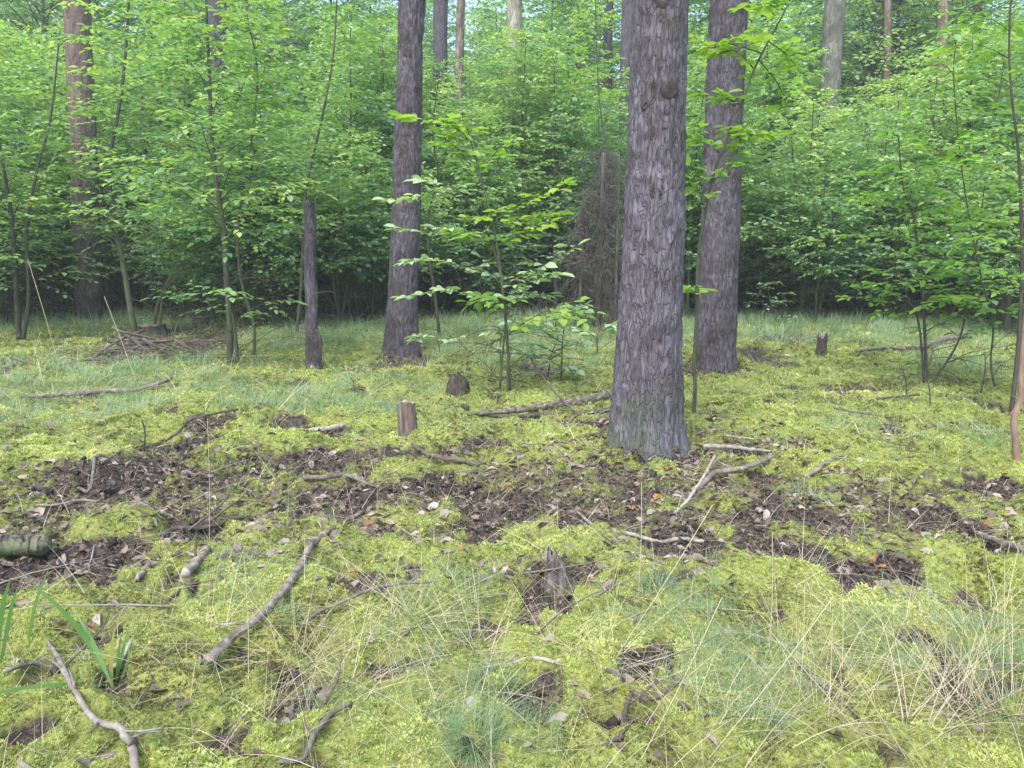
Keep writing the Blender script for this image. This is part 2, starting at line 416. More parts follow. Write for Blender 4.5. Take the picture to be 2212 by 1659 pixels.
def barkmat(name, plate, plate2, crack, red=None, redz=2.0, sc_=17, mossy=0.0):
    m, t, out = newmat(name)
    tc = t.nodes.new('ShaderNodeTexCoord'); mp = t.nodes.new('ShaderNodeMapping')
    mp.inputs['Scale'].default_value = (1, 1, .24)
    t.links.new(tc.outputs['Object'], mp.inputs[0])
    wn = t.nodes.new('ShaderNodeTexNoise'); wn.inputs['Scale'].default_value = 9; wn.inputs['Detail'].default_value = 4
    t.links.new(mp.outputs[0], wn.inputs['Vector'])
    va = t.nodes.new('ShaderNodeVectorMath'); va.operation = 'MULTIPLY_ADD'
    t.links.new(wn.outputs['Color'], va.inputs[0]); va.inputs[1].default_value = (.15, .15, .15); t.links.new(mp.outputs[0], va.inputs[2])
    v = t.nodes.new('ShaderNodeTexVoronoi'); v.feature = 'DISTANCE_TO_EDGE'; v.inputs['Scale'].default_value = sc_
    t.links.new(va.outputs[0], v.inputs['Vector'])
    v2 = t.nodes.new('ShaderNodeTexVoronoi'); v2.feature = 'F1'; v2.inputs['Scale'].default_value = sc_
    t.links.new(va.outputs[0], v2.inputs['Vector'])
    n = t.nodes.new('ShaderNodeTexNoise'); n.inputs['Scale'].default_value = 45; n.inputs['Detail'].default_value = 6; n.inputs['Roughness'].default_value = .75
    t.links.new(mp.outputs[0], n.inputs['Vector'])
    n3 = t.nodes.new('ShaderNodeTexNoise'); n3.inputs['Scale'].default_value = 3.5; n3.inputs['Detail'].default_value = 3
    t.links.new(tc.outputs['Object'], n3.inputs['Vector'])
    sepc = t.nodes.new('ShaderNodeSeparateColor'); t.links.new(v2.outputs['Color'], sepc.inputs[0])
    k = math_(t, 'ADD', math_(t, 'MULTIPLY', n.outputs[0], .9), math_(t, 'MULTIPLY', math_(t, 'SUBTRACT', sepc.outputs[0], .5), .22))
    pr = ramp(t, [(.25, crack), (.42, plate), (.62, plate2), (.8, tuple(c * 1.45 for c in plate2))], k)
    cr = ramp(t, [(0, (0, 0, 0)), (.09, (1, 1, 1))], v.outputs['Distance'])
    mx = t.nodes.new('ShaderNodeMix'); mx.data_type = 'RGBA'
    cf = math_(t, 'ADD', math_(t, 'MULTIPLY', cr.outputs[0], .75), .25)
    t.links.new(cf, mx.inputs[0]); mx.inputs[6].default_value = (*crack, 1); t.links.new(pr.outputs[0], mx.inputs[7])
    big = t.nodes.new('ShaderNodeMix'); big.data_type = 'RGBA'; big.blend_type = 'MULTIPLY'; big.inputs[0].default_value = 1
    br = ramp(t, [(.35, (.72, .66, .62)), (.5, (1, 1, 1)), (.65, (1.18, 1.16, 1.2))], n3.outputs[0])
    t.links.new(mx.outputs[2], big.inputs[6]); t.links.new(br.outputs[0], big.inputs[7])
    col = big.outputs[2]
    sx = t.nodes.new('ShaderNodeSeparateXYZ'); t.links.new(tc.outputs['Object'], sx.inputs[0])
    if red:
        mr = t.nodes.new('ShaderNodeMapRange'); mr.inputs[1].default_value = redz - 1.0; mr.inputs[2].default_value = redz + 1.2
        t.links.new(math_(t, 'ADD', sx.outputs[2], math_(t, 'MULTIPLY', n3.outputs[0], .8)), mr.inputs[0])
        m2 = t.nodes.new('ShaderNodeMix'); m2.data_type = 'RGBA'; m2.blend_type = 'MIX'
        rr = ramp(t, [(.3, tuple(c * .5 for c in red)), (.6, red)], k)
        t.links.new(math_(t, 'MULTIPLY', mr.outputs[0], .85), m2.inputs[0]); t.links.new(col, m2.inputs[6]); t.links.new(rr.outputs[0], m2.inputs[7])
        col = m2.outputs[2]
    if mossy:
        mr = t.nodes.new('ShaderNodeMapRange'); mr.inputs[1].default_value = .42; mr.inputs[2].default_value = 0.0
        t.links.new(math_(t, 'ADD', sx.outputs[2], math_(t, 'MULTIPLY', math_(t, 'SUBTRACT', n3.outputs[0], .5), 1.6)), mr.inputs[0])
        m2 = t.nodes.new('ShaderNodeMix'); m2.data_type = 'RGBA'
        t.links.new(math_(t, 'MULTIPLY', mr.outputs[0], mossy), m2.inputs[0]); t.links.new(col, m2.inputs[6]); m2.inputs[7].default_value = (.11, .15, .085, 1)
        col = m2.outputs[2]
    p = t.nodes.new('ShaderNodeBsdfPrincipled'); p.inputs['Roughness'].default_value = .85; p.inputs['Specular IOR Level'].default_value = .3
    t.links.new(col, p.inputs['Base Color'])
    hgt = math_(t, 'ADD', math_(t, 'MULTIPLY', cr.outputs[0], .6), math_(t, 'MULTIPLY', n.outputs[0], 1.0))
    b = t.nodes.new('ShaderNodeBump'); b.inputs['Strength'].default_value = .8; b.inputs['Distance'].default_value = .014
    t.links.new(hgt, b.inputs['Height']); t.links.new(b.outputs[0], p.inputs['Normal'])
    t.links.new(p.outputs[0], out.inputs[0])
    return m
M['bark'] = barkmat('pine_bark', (.100, .090, .107), (.160, .147, .177), (.055, .048, .054), mossy=.35, sc_=36)
M['bark2'] = barkmat('pine_bark_brown', (.088, .077, .089), (.140, .126, .148), (.045, .038, .041), sc_=36)
M['bark_red'] = barkmat('pine_bark_red_above', (.085, .07, .07), (.14, .12, .12), (.035, .028, .028), red=(.21, .15, .125), redz=3.0)
M['bark_far'] = barkmat('far_pine_bark', (.20, .15, .12), (.34, .28, .24), (.08, .06, .05), sc_=12)
M['bark_grey'] = barkmat('grey_green_bark', (.13, .13, .11), (.21, .21, .18), (.07, .065, .06), sc_=14)
M['bark_pale'] = barkmat('pale_smooth_bark', (.30, .28, .20), (.42, .40, .31), (.15, .13, .10), sc_=14)
M['bark_orange'] = barkmat('orange_far_bark', (.20, .14, .115), (.29, .215, .18), (.09, .06, .05), sc_=12)

# ground material: moss, soil and litter by the 'dirt' / 'litter' attributes, all broken up by noise
m, t, out = newmat('forest_floor')
tc = t.nodes.new('ShaderNodeTexCoord')
n1 = t.nodes.new('ShaderNodeTexNoise'); n1.inputs['Scale'].default_value = 60; n1.inputs['Detail'].default_value = 6; n1.inputs['Roughness'].default_value = .75
n2 = t.nodes.new('ShaderNodeTexNoise'); n2.inputs['Scale'].default_value = 9; n2.inputs['Detail'].default_value = 5
for n in (n1, n2): t.links.new(tc.outputs['Object'], n.inputs['Vector'])
mossr = ramp(t, [(.3, (.09, .09, .035)), (.5, (.20, .23, .06)), (.7, (.33, .37, .11))], n1.outputs[0])
dirtr = ramp(t, [(.3, (.020, .016, .015)), (.5, (.055, .042, .037)), (.62, (.12, .095, .08)), (.74, (.22, .18, .15))], n1.outputs[0])
f = math_(t, 'ADD', attr(t, 'dirt'), math_(t, 'MULTIPLY', math_(t, 'SUBTRACT', n2.outputs[0], .5), 1.3))
fr = ramp(t, [(.2, (0, 0, 0)), (.75, (1, 1, 1))], f)
mx = t.nodes.new('ShaderNodeMix'); mx.data_type = 'RGBA'
t.links.new(fr.outputs[0], mx.inputs[0]); t.links.new(mossr.outputs[0], mx.inputs[6]); t.links.new(dirtr.outputs[0], mx.inputs[7])
p = t.nodes.new('ShaderNodeBsdfPrincipled'); p.inputs['Roughness'].default_value = .95; p.inputs['Specular IOR Level'].default_value = .15
t.links.new(mx.outputs[2], p.inputs['Base Color'])
b = t.nodes.new('ShaderNodeBump'); b.inputs['Strength'].default_value = .7; b.inputs['Distance'].default_value = .012
t.links.new(n1.outputs[0], b.inputs['Height']); t.links.new(b.outputs[0], p.inputs['Normal'])
t.links.new(p.outputs[0], out.inputs[0])
M['ground'] = m

# ------------------------------------------------------------------ ground
ys = np.concatenate([np.linspace(-110, 1.2, 40)[:-1], 1.2 * np.exp(np.arange(0, 680) * 0.00405), np.geomspace(19.5, 120, 40)])
us = np.concatenate([-np.geomspace(60, 1.06, 24)[:-1], np.linspace(-1.05, 1.05, 620), np.geomspace(1.06, 60, 24)[1:]])
Yg, Ug = np.meshgrid(ys, us, indexing='ij')
Xg = Ug * np.clip(np.maximum(Yg, 0) + .25, 1.45, 25) ; Xg = np.clip(Xg, -118, 118)
Dg, Lg, Gg = covers(Xg, Yg)
Zg = height(Xg, Yg, Dg)
ny, nx = Yg.shape
ii = (np.arange(ny - 1)[:, None] * nx + np.arange(nx - 1)[None, :]).ravel()
Q = np.stack([ii, ii + 1, ii + nx + 1, ii + nx], 1)
me = mesh_data('ground', np.stack([Xg, Yg, Zg], -1).reshape(-1, 3), [Q], M['ground'], {'dirt': Dg.ravel(), 'litter': Lg.ravel()}, True)
tag(link('ground', me), kind='structure')

# ------------------------------------------------------------------ ground cover
def scatter(bands, accept):
    X, Y, B = [], [], []
    for bi, (y0, y1, dens) in enumerate(bands):
        area = 0.9 * (y1 * y1 - y0 * y0) + 2.2 * (y1 - y0)
        n = int(area * dens)
        y = np.sqrt(rng.uniform(y0 * y0, y1 * y1, n)); x = rng.uniform(-1, 1, n) * (0.9 * y + 1.1)
        X.append(x); Y.append(y); B.append(np.full(n, bi))
    X = np.concatenate(X); Y = np.concatenate(Y); B = np.concatenate(B)
    D, L, G = covers(X, Y)
    k = rng.uniform(0, 1, len(X)) < accept(X, Y, D, L, G)
    X, Y, B, D = X[k], Y[k], B[k], D[k]
    return X, Y, height(X, Y, D), B, D
# moss
bands = [(1.5, 3, 17000), (3, 5, 10000), (5, 8, 4200), (8, 12, 1800), (12, 17, 600)]
siz = np.array([.014, .016, .022, .031, .048])
X, Y, Z, B, D = scatter(bands, lambda x, y, D, L, G: np.clip(1.15 - 1.45 * D + 1.0 * fbm2(x * 11, y * 11, 3), .10, 1) * (1 - .6 * G) * (1 - .35 * L) * (0.55 + .45 * sstep(-.5, .1, fbm2(x * 4, y * 4, 3))))
n = len(X)
K = 5
P0 = np.stack([X, Y, Z - .004], 1)
sz = siz[B] * rng.uniform(.6, 1.35, n) * (1 + .45 * vnoise2(X * 5, Y * 5))
tn = np.clip(.55 - .35 * D + .55 * fbm2(X * 1.7 + 3, Y * 1.5, 3) + .30 * fbm2(X * 9, Y * 9, 3) + rng.normal(0, .13, n), 0, 1)
az = rng.uniform(0, 2 * pi, (n, K)); el = np.radians(rng.uniform(15, 80, (n, K)))
ln = sz[:, None] * rng.uniform(.7, 1.2, (n, K))
d = np.stack([np.cos(az) * np.cos(el), np.sin(az) * np.cos(el), np.sin(el)], -1)
s = np.stack([-np.sin(az), np.cos(az), np.zeros_like(az)], -1)
b0 = P0[:, None, :] + d * ln[..., None] * .1
wd = (ln * .15)[..., None]
mid = P0[:, None, :] + d * ln[..., None] * .55
v = np.stack([b0 , mid + s * wd, P0[:, None, :] + d * ln[..., None] + np.array([0, 0, -.2]) * ln[..., None] * .5, mid - s * wd], 2).reshape(-1, 3)
Q = np.arange(len(v)).reshape(-1, 4)
tt = np.repeat(np.clip(tn[:, None] + rng.normal(0, .07, (n, K)), 0, 1).ravel(), 4)
tag(link('moss', mesh_data('moss', v, [Q], M['moss'], {'tint': tt})), 'bright yellow green feathery moss carpeting the forest floor', 'moss', kind='stuff')

def strips(P, D0, L, W, bend, tint, seg=3):
    """thin curved blades: P root, D0 start direction, bending towards -z by 'bend'"""
    n = len(P); t = np.linspace(0, 1, seg + 1)
    D0 = nrm(D0)
    S = nrm(np.cross(D0, np.array([0, 0, 1.0]) + rng.normal(0, .25, (n, 3))))
    C = P[:, None, :] + D0[:, None, :] * (L[:, None] * t)[..., None]
    C[..., 2] -= (bend * L)[:, None] * (t ** 2)[None, :]
    wv = W[:, None] * (1 - t * .85)[None, :]
    V = np.stack([C - S[:, None, :] * wv[..., None] * .5, C + S[:, None, :] * wv[..., None] * .5], 2)
    idx = np.arange(n)[:, None] * (2 * (seg + 1)) + np.arange(seg)[None, :] * 2
    Q = np.stack([idx, idx + 1, idx + 3, idx + 2], -1).reshape(-1, 4)
    return V.reshape(-1, 3), Q, np.repeat(tint, 2 * (seg + 1))
# fine grass
bands = [(1.5, 3, 9000), (3, 5, 6500), (5, 8, 4500), (8, 12, 2600), (12, 17, 1700)]
X, Y, Z, B, D = scatter(bands, lambda x, y, D, L, G: np.clip((G * sstep(-.45, .35, fbm2(x * 2.2 - 7, y * 2.2, 3)) + .05) * (1 - .75 * D), 0, 1))
n = len(X)
az = 2 * pi * fbm2(X * .9, Y * .9, 2) + rng.normal(0, 1.0, n)
el = np.radians(rng.uniform(25, 85, n))
d = np.stack([np.cos(az) * np.cos(el), np.sin(az) * np.cos(el), np.sin(el)], 1)
L_ = np.array([.09, .10, .13, .17, .22])[B] * rng.uniform(.5, 1.5, n)
W_ = np.array([.0018, .0022, .0034, .005, .008])[B]
V_, Q_, t_ = strips(np.stack([X, Y, Z - .005], 1), d, L_, W_, rng.uniform(.1, .55, n), np.clip(.55 + .25 * fbm2(X * 2, Y * 2, 2) + rng.normal(0, .17, n), 0, 1))
# tussocks of the same grass
def clump(X, Y, n, L, el0, el1, W, rad, tm):
    c = gp(X, Y); az = rng.uniform(0, 2 * pi, n); r = rad * np.sqrt(rng.uniform(0, 1, n))
    P = np.stack([c[0] + np.cos(az) * r, c[1] + np.sin(az) * r, np.full(n, c[2] - .01)], 1)
    az = az + rng.normal(0, .5, n)
    el = np.radians(rng.uniform(el0, el1, n))
    d = np.stack([np.cos(az) * np.cos(el), np.sin(az) * np.cos(el), np.sin(el)], 1)
    return P, d, L * rng.uniform(.5, 1.2, n), np.full(n, W), rng.uniform(.25, .6, n), np.clip(rng.normal(tm, .15, n), 0, 1)
mbg = MB(); mbg.add(V_, Q_, None, t_)
for X0, Y0, n, L0 in [(1030,1600,650,.16),(1060,1480,300,.12),(900,1420,300,.12),(1620,1500,260,.12),(2100,1400,260,.12),(1420,1260,200,.1),(610,1330,160,.10),(1890,1330,220,.1),(1640,1560,200,.14),(470,1290,120,.09),(360,760,160,.3),(300,800,200,.3),(980,1400,200,.12)]:
    a = clump(X0, Y0, n, L0, 20, 85, .0022 if Y0 > 1000 else .006, .07 if Y0 > 1000 else .25, .5)
    v, q, tt = strips(*a[:5], a[5]); mbg.add(v, q, None, tt)
tag(link('grass', mbg.data('grass', M['grass'], False)), 'fine blue green grass in soft patches over the moss', 'grass', kind='stuff')

# dry straw culms, long arcs from a few tussocks plus loose ones
mbs = MB()
for X0, Y0, n, L0, e0, e1 in [(700,1400,30,.8,4,25),(820,1360,26,.8,4,25),(500,1350,16,.6,5,40),(1180,1420,16,.6,5,35),(200,870,40,.9,6,50),(60,850,30,.9,6,50),(420,830,30,.8,6,50),(1300,1480,14,.5,10,60),(2050,1480,36,.6,10,60),(1780,1560,26,.6,10,70),(1250,760,30,.7,20,80),(900,740,20,.7,20,80),(2150,1330,16,.5,5,60),(640,1420,26,.75,8,40),(900,1330,26,.8,6,35),(1010,1400,24,.7,5,40),(1150,1280,12,.5,8,40),(740,1480,22,.6,8,50),(1730,1262,18,.5,5,50),(1720,1420,30,.45,25,80),(1690,1540,20,.5,20,70),
        (2190,1560,60,.6,10,75),(2080,1540,36,.55,15,75),(1950,1600,34,.6,10,70),(1850,1480,22,.55,10,60),(2140,1420,22,.5,15,70),(1500,1560,14,.5,20,70),(1580,1640,24,.5,15,70),
        (980,1560,14,.4,20,70),(450,1380,10,.5,15,60),(560,1560,10,.4,15,60),(120,860,14,.9,10,60),(350,880,14,.8,10,60),(560,880,8,.7,10,60),(1020,760,12,.6,20,80),(780,700,20,.7,20,80),(700,780,14,.6,20,80),(900,700,20,.6,20,80),(1300,1300,8,.5,10,60),(60,790,14,.8,20,70)]:
    c = gp(X0, Y0)
    a = clump(X0, Y0, int(n * (1.7 if Y0 > 1200 else 1)), L0, e0, e1, .0019 if Y0 > 1000 else .0045, .10 if Y0 > 1000 else .4, .6)
    v, q, tt = strips(a[0], a[1], a[2], a[3], a[4] * .8, a[5], 7); mbs.add(v, q, None, tt)
for X0, Y0, X1, Y1 in [(537,1480,527,1200),(1378,1300,1386,1040),(1662,1400,1668,1150),(1725,1520,1738,1262),(452,1180,448,905),(2005,1330,1998,1215),(130,800,60,560),(300,840,225,640),(1110,1530,1165,1600),
        (1330,1420,1540,1090),(1385,1690,1560,1290),(1530,1720,1800,1290),(1900,1640,1660,1360),(2140,1640,1860,1290),(1960,1640,1790,1380)]:
    b = gp(X0, min(Y0, 1640)); D_ = b[1]; e = at(X1, Y1, D_)
    mid = (b + e) / 2 + np.array([.006, 0, 0])
    tube(mbs, resample([b, mid, e], 6), .0013 * max(1, D_ / 3.5), 4, False, .85)
bands = [(1.5, 3, 300), (3, 5, 150), (5, 9, 80), (9, 14, 40)]
X, Y, Z, B, D = scatter(bands, lambda x, y, D, L, G: .5 + .5 * G)
n = len(X); az = rng.uniform(0, 2 * pi, n); el = np.radians(rng.uniform(2, 40, n))
d = np.stack([np.cos(az) * np.cos(el), np.sin(az) * np.cos(el), np.sin(el)], 1)
v, q, tt = strips(np.stack([X, Y, Z + .01], 1), d, rng.uniform(.12, .45, n), np.array([.0018, .0024, .004, .006])[B], rng.uniform(.05, .5, n), rng.uniform(.2, 1, n), 5)
mbs.add(v, q, None, tt)
tag(link('dry_grass', mbs.data('dry_grass', M['straw'], False)), 'long dry straw coloured grass stalks arching over the moss', 'grass', kind='stuff')

# dead leaves
bands = [(1.5, 3, 500), (3, 5.5, 1000), (5.5, 9, 600), (9, 13, 140), (13, 22, 60)]
X, Y, Z, B, D = scatter(bands, lambda x, y, D, L, G: np.clip(L * .7 + D * .35 + .06, 0, 1) * (.2 + .8 * sstep(-.3, .3, fbm2(x * 5 + 2, y * 5, 2))))
n = len(X); az = rng.uniform(0, 2 * pi, n)
d = np.stack([np.cos(az), np.sin(az), rng.normal(0, .3, n)], 1)
N = np.stack([rng.normal(0, .55, n), rng.normal(0, .55, n), np.ones(n)], 1)
L_ = rng.uniform(.025, .085, n) * np.array([1, 1, 1, 1.2, 1.5])[B]
v, q, tt = leaf_arrays(np.stack([X, Y, Z + .008], 1) - d * L_[:, None] * .5, d, N, L_, L_ * rng.uniform(.3, .8, n), np.where(rng.uniform(0, 1, n) < .03, 1.0, np.clip(rng.normal(.5, .22, n), 0, .93)), .3)
tag(link('leaf_litter', mesh_data('leaf_litter', v, [q], M['litter'], {'tint': tt})), 'pale brown and grey fallen leaves strewn over the soil', 'leaf litter', kind='stuff')

# needles, crumbs of soil
bands = [(1.5, 3, 5000), (3, 5.5, 4500), (5.5, 9, 1500), (9, 13, 400)]
X, Y, Z, B, D = scatter(bands, lambda x, y, D, L, G: np.clip(D * .7 + L * .5 + .10, 0, 1))
n = len(X); az = rng.uniform(0, 2 * pi, n); el = rng.normal(.1, .3, n)
d = np.stack([np.cos(az) * np.cos(el), np.sin(az) * np.cos(el), np.sin(el)], 1)
sc_b = np.array([1, 1.1, 1.5, 2.2])[B]
mbd = MB()
v, q, tt = strips(np.stack([X, Y, Z + .006], 1), d, rng.uniform(.02, .07, n) * sc_b, .0022 * sc_b, rng.uniform(0, .3, n), np.clip(rng.normal(.62, .25, n), 0, 1), 2)
mbd.add(v, q, None, tt)
bands = [(1.5, 3, 1400), (3, 5.5, 1500), (5.5, 9, 500)]
X, Y, Z, B, D = scatter(bands, lambda x, y, D, L, G: np.clip(D * 1.2 - .35, 0, 1))
n = len(X)
octa = np.array([[1,0,0],[-1,0,0],[0,1,0],[0,-1,0],[0,0,1],[0,0,-1.0]])
ot = np.array([[0,2,4],[2,1,4],[1,3,4],[3,0,4],[2,0,5],[1,2,5],[3,1,5],[0,3,5]])
r = np.exp(rng.normal(-4.75, .5, n)); r = np.clip(np.where(rng.uniform(0, 1, n) < .05, r * 2.2, r), 0, .024)
v = np.stack([X, Y, Z + r * .3], 1)[:, None, :] + octa[None] * r[:, None, None] * rng.uniform(.5, 1.3, (n, 6, 1)) + rng.normal(0, .25, (n, 6, 3)) * r[:, None, None]
T = (np.arange(n)[:, None, None] * 6 + ot[None]).reshape(-1, 3)
mbd.add(v.reshape(-1, 3), None, T, np.repeat(np.clip(rng.normal(.3, .2, n), 0, 1), 6))
tag(link('soil_debris', mbd.data('soil_debris', M['debris'], False)), 'dark brown crumbs of turned soil and pine needles', 'soil', kind='stuff')

# ------------------------------------------------------------------ pine trunks
def trunk_mesh(path, rad, seg, rows, flare, amp, seed, mat, name='trunk', base=None, lobes=5):
    P = resample(path, rows)
    zlev = P[:, 2]
    src = np.asarray(path, float)
    R = np.interp(np.linspace(0, 1, rows), np.linspace(0, 1, len(rad)), rad)
    th = np.arange(seg) * 2 * pi / seg
    TH, ZZ = np.meshgrid(th, zlev)
    hh = np.clip(ZZ - (zlev[0] + .12), 0, None)
    lob = 1 + .38 * np.cos(lobes * TH + seed) + .22 * np.cos(3 * TH + 1.7 * seed) + .2 * vnoise2(TH * 3, TH * 0 + seed)
    RR = R[:, None] * (1 + flare * lob * np.exp(-hh / .20) + .35 * flare * np.exp(-hh / .6))
    cx, cy_ = np.cos(TH) * R[:, None], np.sin(TH) * R[:, None]
    RR = RR + amp * 1.3 * vnoise3(cx * 3 + seed, cy_ * 3, ZZ * 1.1)
    rid = 1 - np.abs(vnoise3(cx * 26 + seed, cy_ * 26, ZZ * 7)) * 2
    RR = RR + amp * rid + amp * .6 * vnoise3(cx * 60, cy_ * 60 + seed, ZZ * 22)
    V = np.stack([P[:, None, 0] + np.cos(TH) * RR, P[:, None, 1] + np.sin(TH) * RR, np.broadcast_to(P[:, None, 2], TH.shape)], -1).reshape(-1, 3)
    i = np.arange(rows - 1)[:, None] * seg; j = np.arange(seg)[None, :]; k = (j + 1) % seg
    Q = np.stack([i + j, i + k, i + seg + k, i + seg + j], -1).reshape(-1, 4)
    m = len(V); V = np.vstack([V, P[-1]])
    jj = np.arange(seg) + (rows - 1) * seg; kk = (np.arange(seg) + 1) % seg + (rows - 1) * seg
    T = np.stack([jj, kk, np.full(seg, m)], 1)
    return mesh_data(name, V - base, [Q, T], mat, None, True)
def rad_at(p, wpx): return wpx / 2 * zc(p) / F
def pine(label, basepx, pts, mat, seg=120, rows=420, flare=.25, amp=.008, seed=1.0, scars=(), name='pine_tree', group=None, top=13.0):
    """pts: (X, Y, width) from low to high, base at basepx = (X, Y, width)"""
    g = gp(basepx[0], basepx[1])
    D = g[1]
    path = [g + np.array([0, 0, -.15])]; rad = [rad_at(g, basepx[2])]
    for X, Y, wp in pts:
        q = at(X, Y, D); path.append(q); rad.append(rad_at(q, wp))
    a, b_ = path[-2], path[-1]
    d = (b_ - a) / (b_[2] - a[2])
    zt = b_[2]
    for k in (1, 2):
        z = zt + (top - zt) * k / 2
        path.append(b_ + d * (z - zt)); rad.append(rad[3 if len(rad) > 3 else -1] * (1 - .2 * k))
    path = np.array(path); rad = np.array(rad)
    # even spacing in height
    zz = np.concatenate([np.linspace(path[0][2], 5.5, int(rows * .85)), np.linspace(5.5, top, int(rows * .15) + 2)[1:]])
    P = np.stack([np.interp(zz, path[:, 2], path[:, k]) for k in range(3)], 1)
    R = np.interp(zz, path[:, 2], rad)
    o = empty(name, g, label, 'tree', group)
    me = trunk_mesh(P, R, seg, len(P), flare, amp, seed, mat, base=g)
    tr = link('trunk', me, o)
    for X, Y, r in scars:
        q = at(X, Y, D)
        rr = np.interp(q[2], zz, R); c = np.array([np.interp(q[2], zz, P[:, 0]), D, q[2]])
        dx = q[0] - c[0]; yy = c[1] - math.sqrt(max(rr * rr - dx * dx, 1e-4))
        mb = MB(); pr = rad_at(q, r * 2)
        nv = nrm(np.array([dx, yy - c[1], 0.0])); cc = np.array([q[0], yy, q[2]])
        tvec = np.array([-nv[1], nv[0], 0]); up = np.array([0, 0, 1.0])
        rings = [(1.15, -.012), (.9, .004), (.65, .009), (.4, .004), (.15, .006)]
        V = []; ns = 14
        rs = np.random.default_rng(int(X))
        for rr_, h in rings:
            for k in range(ns):
                a_ = 2 * pi * k / ns; q_ = rr_ * pr * (1 + rs.normal(0, .12))
                V.append(cc + (tvec * cos(a_) + up * sin(a_) * 1.25) * q_ + nv * (h + rs.normal(0, .003)) - g)
        Qs = [[i * ns + k, i * ns + (k + 1) % ns, (i + 1) * ns + (k + 1) % ns, (i + 1) * ns + k] for i in range(4) for k in range(ns)]
        V.append(cc + nv * -.002 - g)
        Ts = [[4 * ns + k, 4 * ns + (k + 1) % ns, 5 * ns] for k in range(ns)]
        mb.add(V, Qs, Ts)
        link('branch_scar', mb.data('branch_scar', M['scar'], True), tr)
    return o

pine('thick grey pine trunk, the biggest and nearest tree, right of centre', (1395, 958, 132),
     [(1400, 850, 140), (1403, 720, 136), (1408, 600, 132), (1413, 400, 124), (1420, 200, 120), (1426, 0, 119)], M['bark'],
     180, 720, .26, .009, 1.3, [(1437, 205, 17), (1404, 415, 16), (1385, 236, 9), (1420, 14, 16), (1402, 585, 10)])
pine('grey brown pine trunk just right of the biggest trunk and farther back', (1546, 796, 76),
     [(1548, 700, 82), (1555, 500, 81), (1562, 300, 78), (1568, 150, 77), (1574, 0, 76)], M['bark2'], 120, 480, .14, .009, 4.1, [(1575, 225, 8), (1560, 480, 6)])
pine('straight slender pine trunk left of centre behind the short cut stump', (867, 762, 62),
     [(868, 700, 66), (873, 560, 62), (879, 350, 58), (884, 200, 55), (890, 0, 53)], M['bark2'], 110, 460, .22, .009, 7.7, [(884, 118, 9), (872, 257, 7)])
pine('pine with dark base and reddish upper trunk among the saplings at far left', (191, 696, 50),
     [(190, 620, 53), (186, 500, 52), (178, 250, 50), (170, 100, 50), (165, 0, 51)], M['bark_red'], 90, 320, .15, .009, 2.2)
BGP = [('dim grey trunk behind the left saplings, hidden by their lower leaves', (458, 668), 36, [(462, 500), (466, 200), (470, 0)], 'bark2'),
       ('dark straight trunk just right of the slender pine, seen high up', (940, 655), 30, [(945, 450), (950, 170), (952, 0)], 'bark2'),
       ('thin pale trunk in the bright gap at the top, left of the pale trunk', (985, 628), 18, [(988, 400), (993, 100), (996, 0)], 'bark_far'),
       ('pale cream trunk rising above the foliage left of the biggest pine', (1102, 636), 32, [(1104, 400), (1108, 150), (1112, 0)], 'bark_pale'),
       ('faint distant trunk high up between pale trunk and biggest pine', (1245, 622), 20, [(1250, 400), (1255, 100), (1258, 0)], 'bark_far'),
       ('narrow far trunk at the top edge left of the biggest pine', (1306, 620), 20, [(1310, 300), (1314, 60), (1316, 0)], 'bark2'),
       ('dark trunk partly hidden behind the left side of the biggest pine', (1345, 645), 28, [(1348, 400), (1356, 60), (1358, 0)], 'bark2'),
       ('leaning grey green trunk above the foliage right of the two big pines', (1770, 648), 42, [(1780, 420), (1788, 260), (1800, 60), (1804, 0)], 'bark_grey'),
       ('very thin reddish trunk against the dark conifer at upper right', (1908, 630), 14, [(1912, 300), (1917, 100), (1918, 0)], 'bark_orange'),
       ('reddish trunk right of the dark conifer near the top edge', (2025, 632), 21, [(2028, 300), (2034, 80), (2036, 0)], 'bark_orange'),
       ('faint reddish trunk nearest the upper right corner', (2100, 622), 17, [(2104, 300), (2110, 80), (2112, 0)], 'bark_orange')]
for i, (lab, b_, wpx, pts, mt) in enumerate(BGP):
    pine(lab, (b_[0], b_[1], wpx * 1.05), [(x, y, wpx) for x, y in pts], M[mt], 36, 90, .1, .008, i * 1.7, name='pine_tree', group='pines beyond the thicket', top=16)

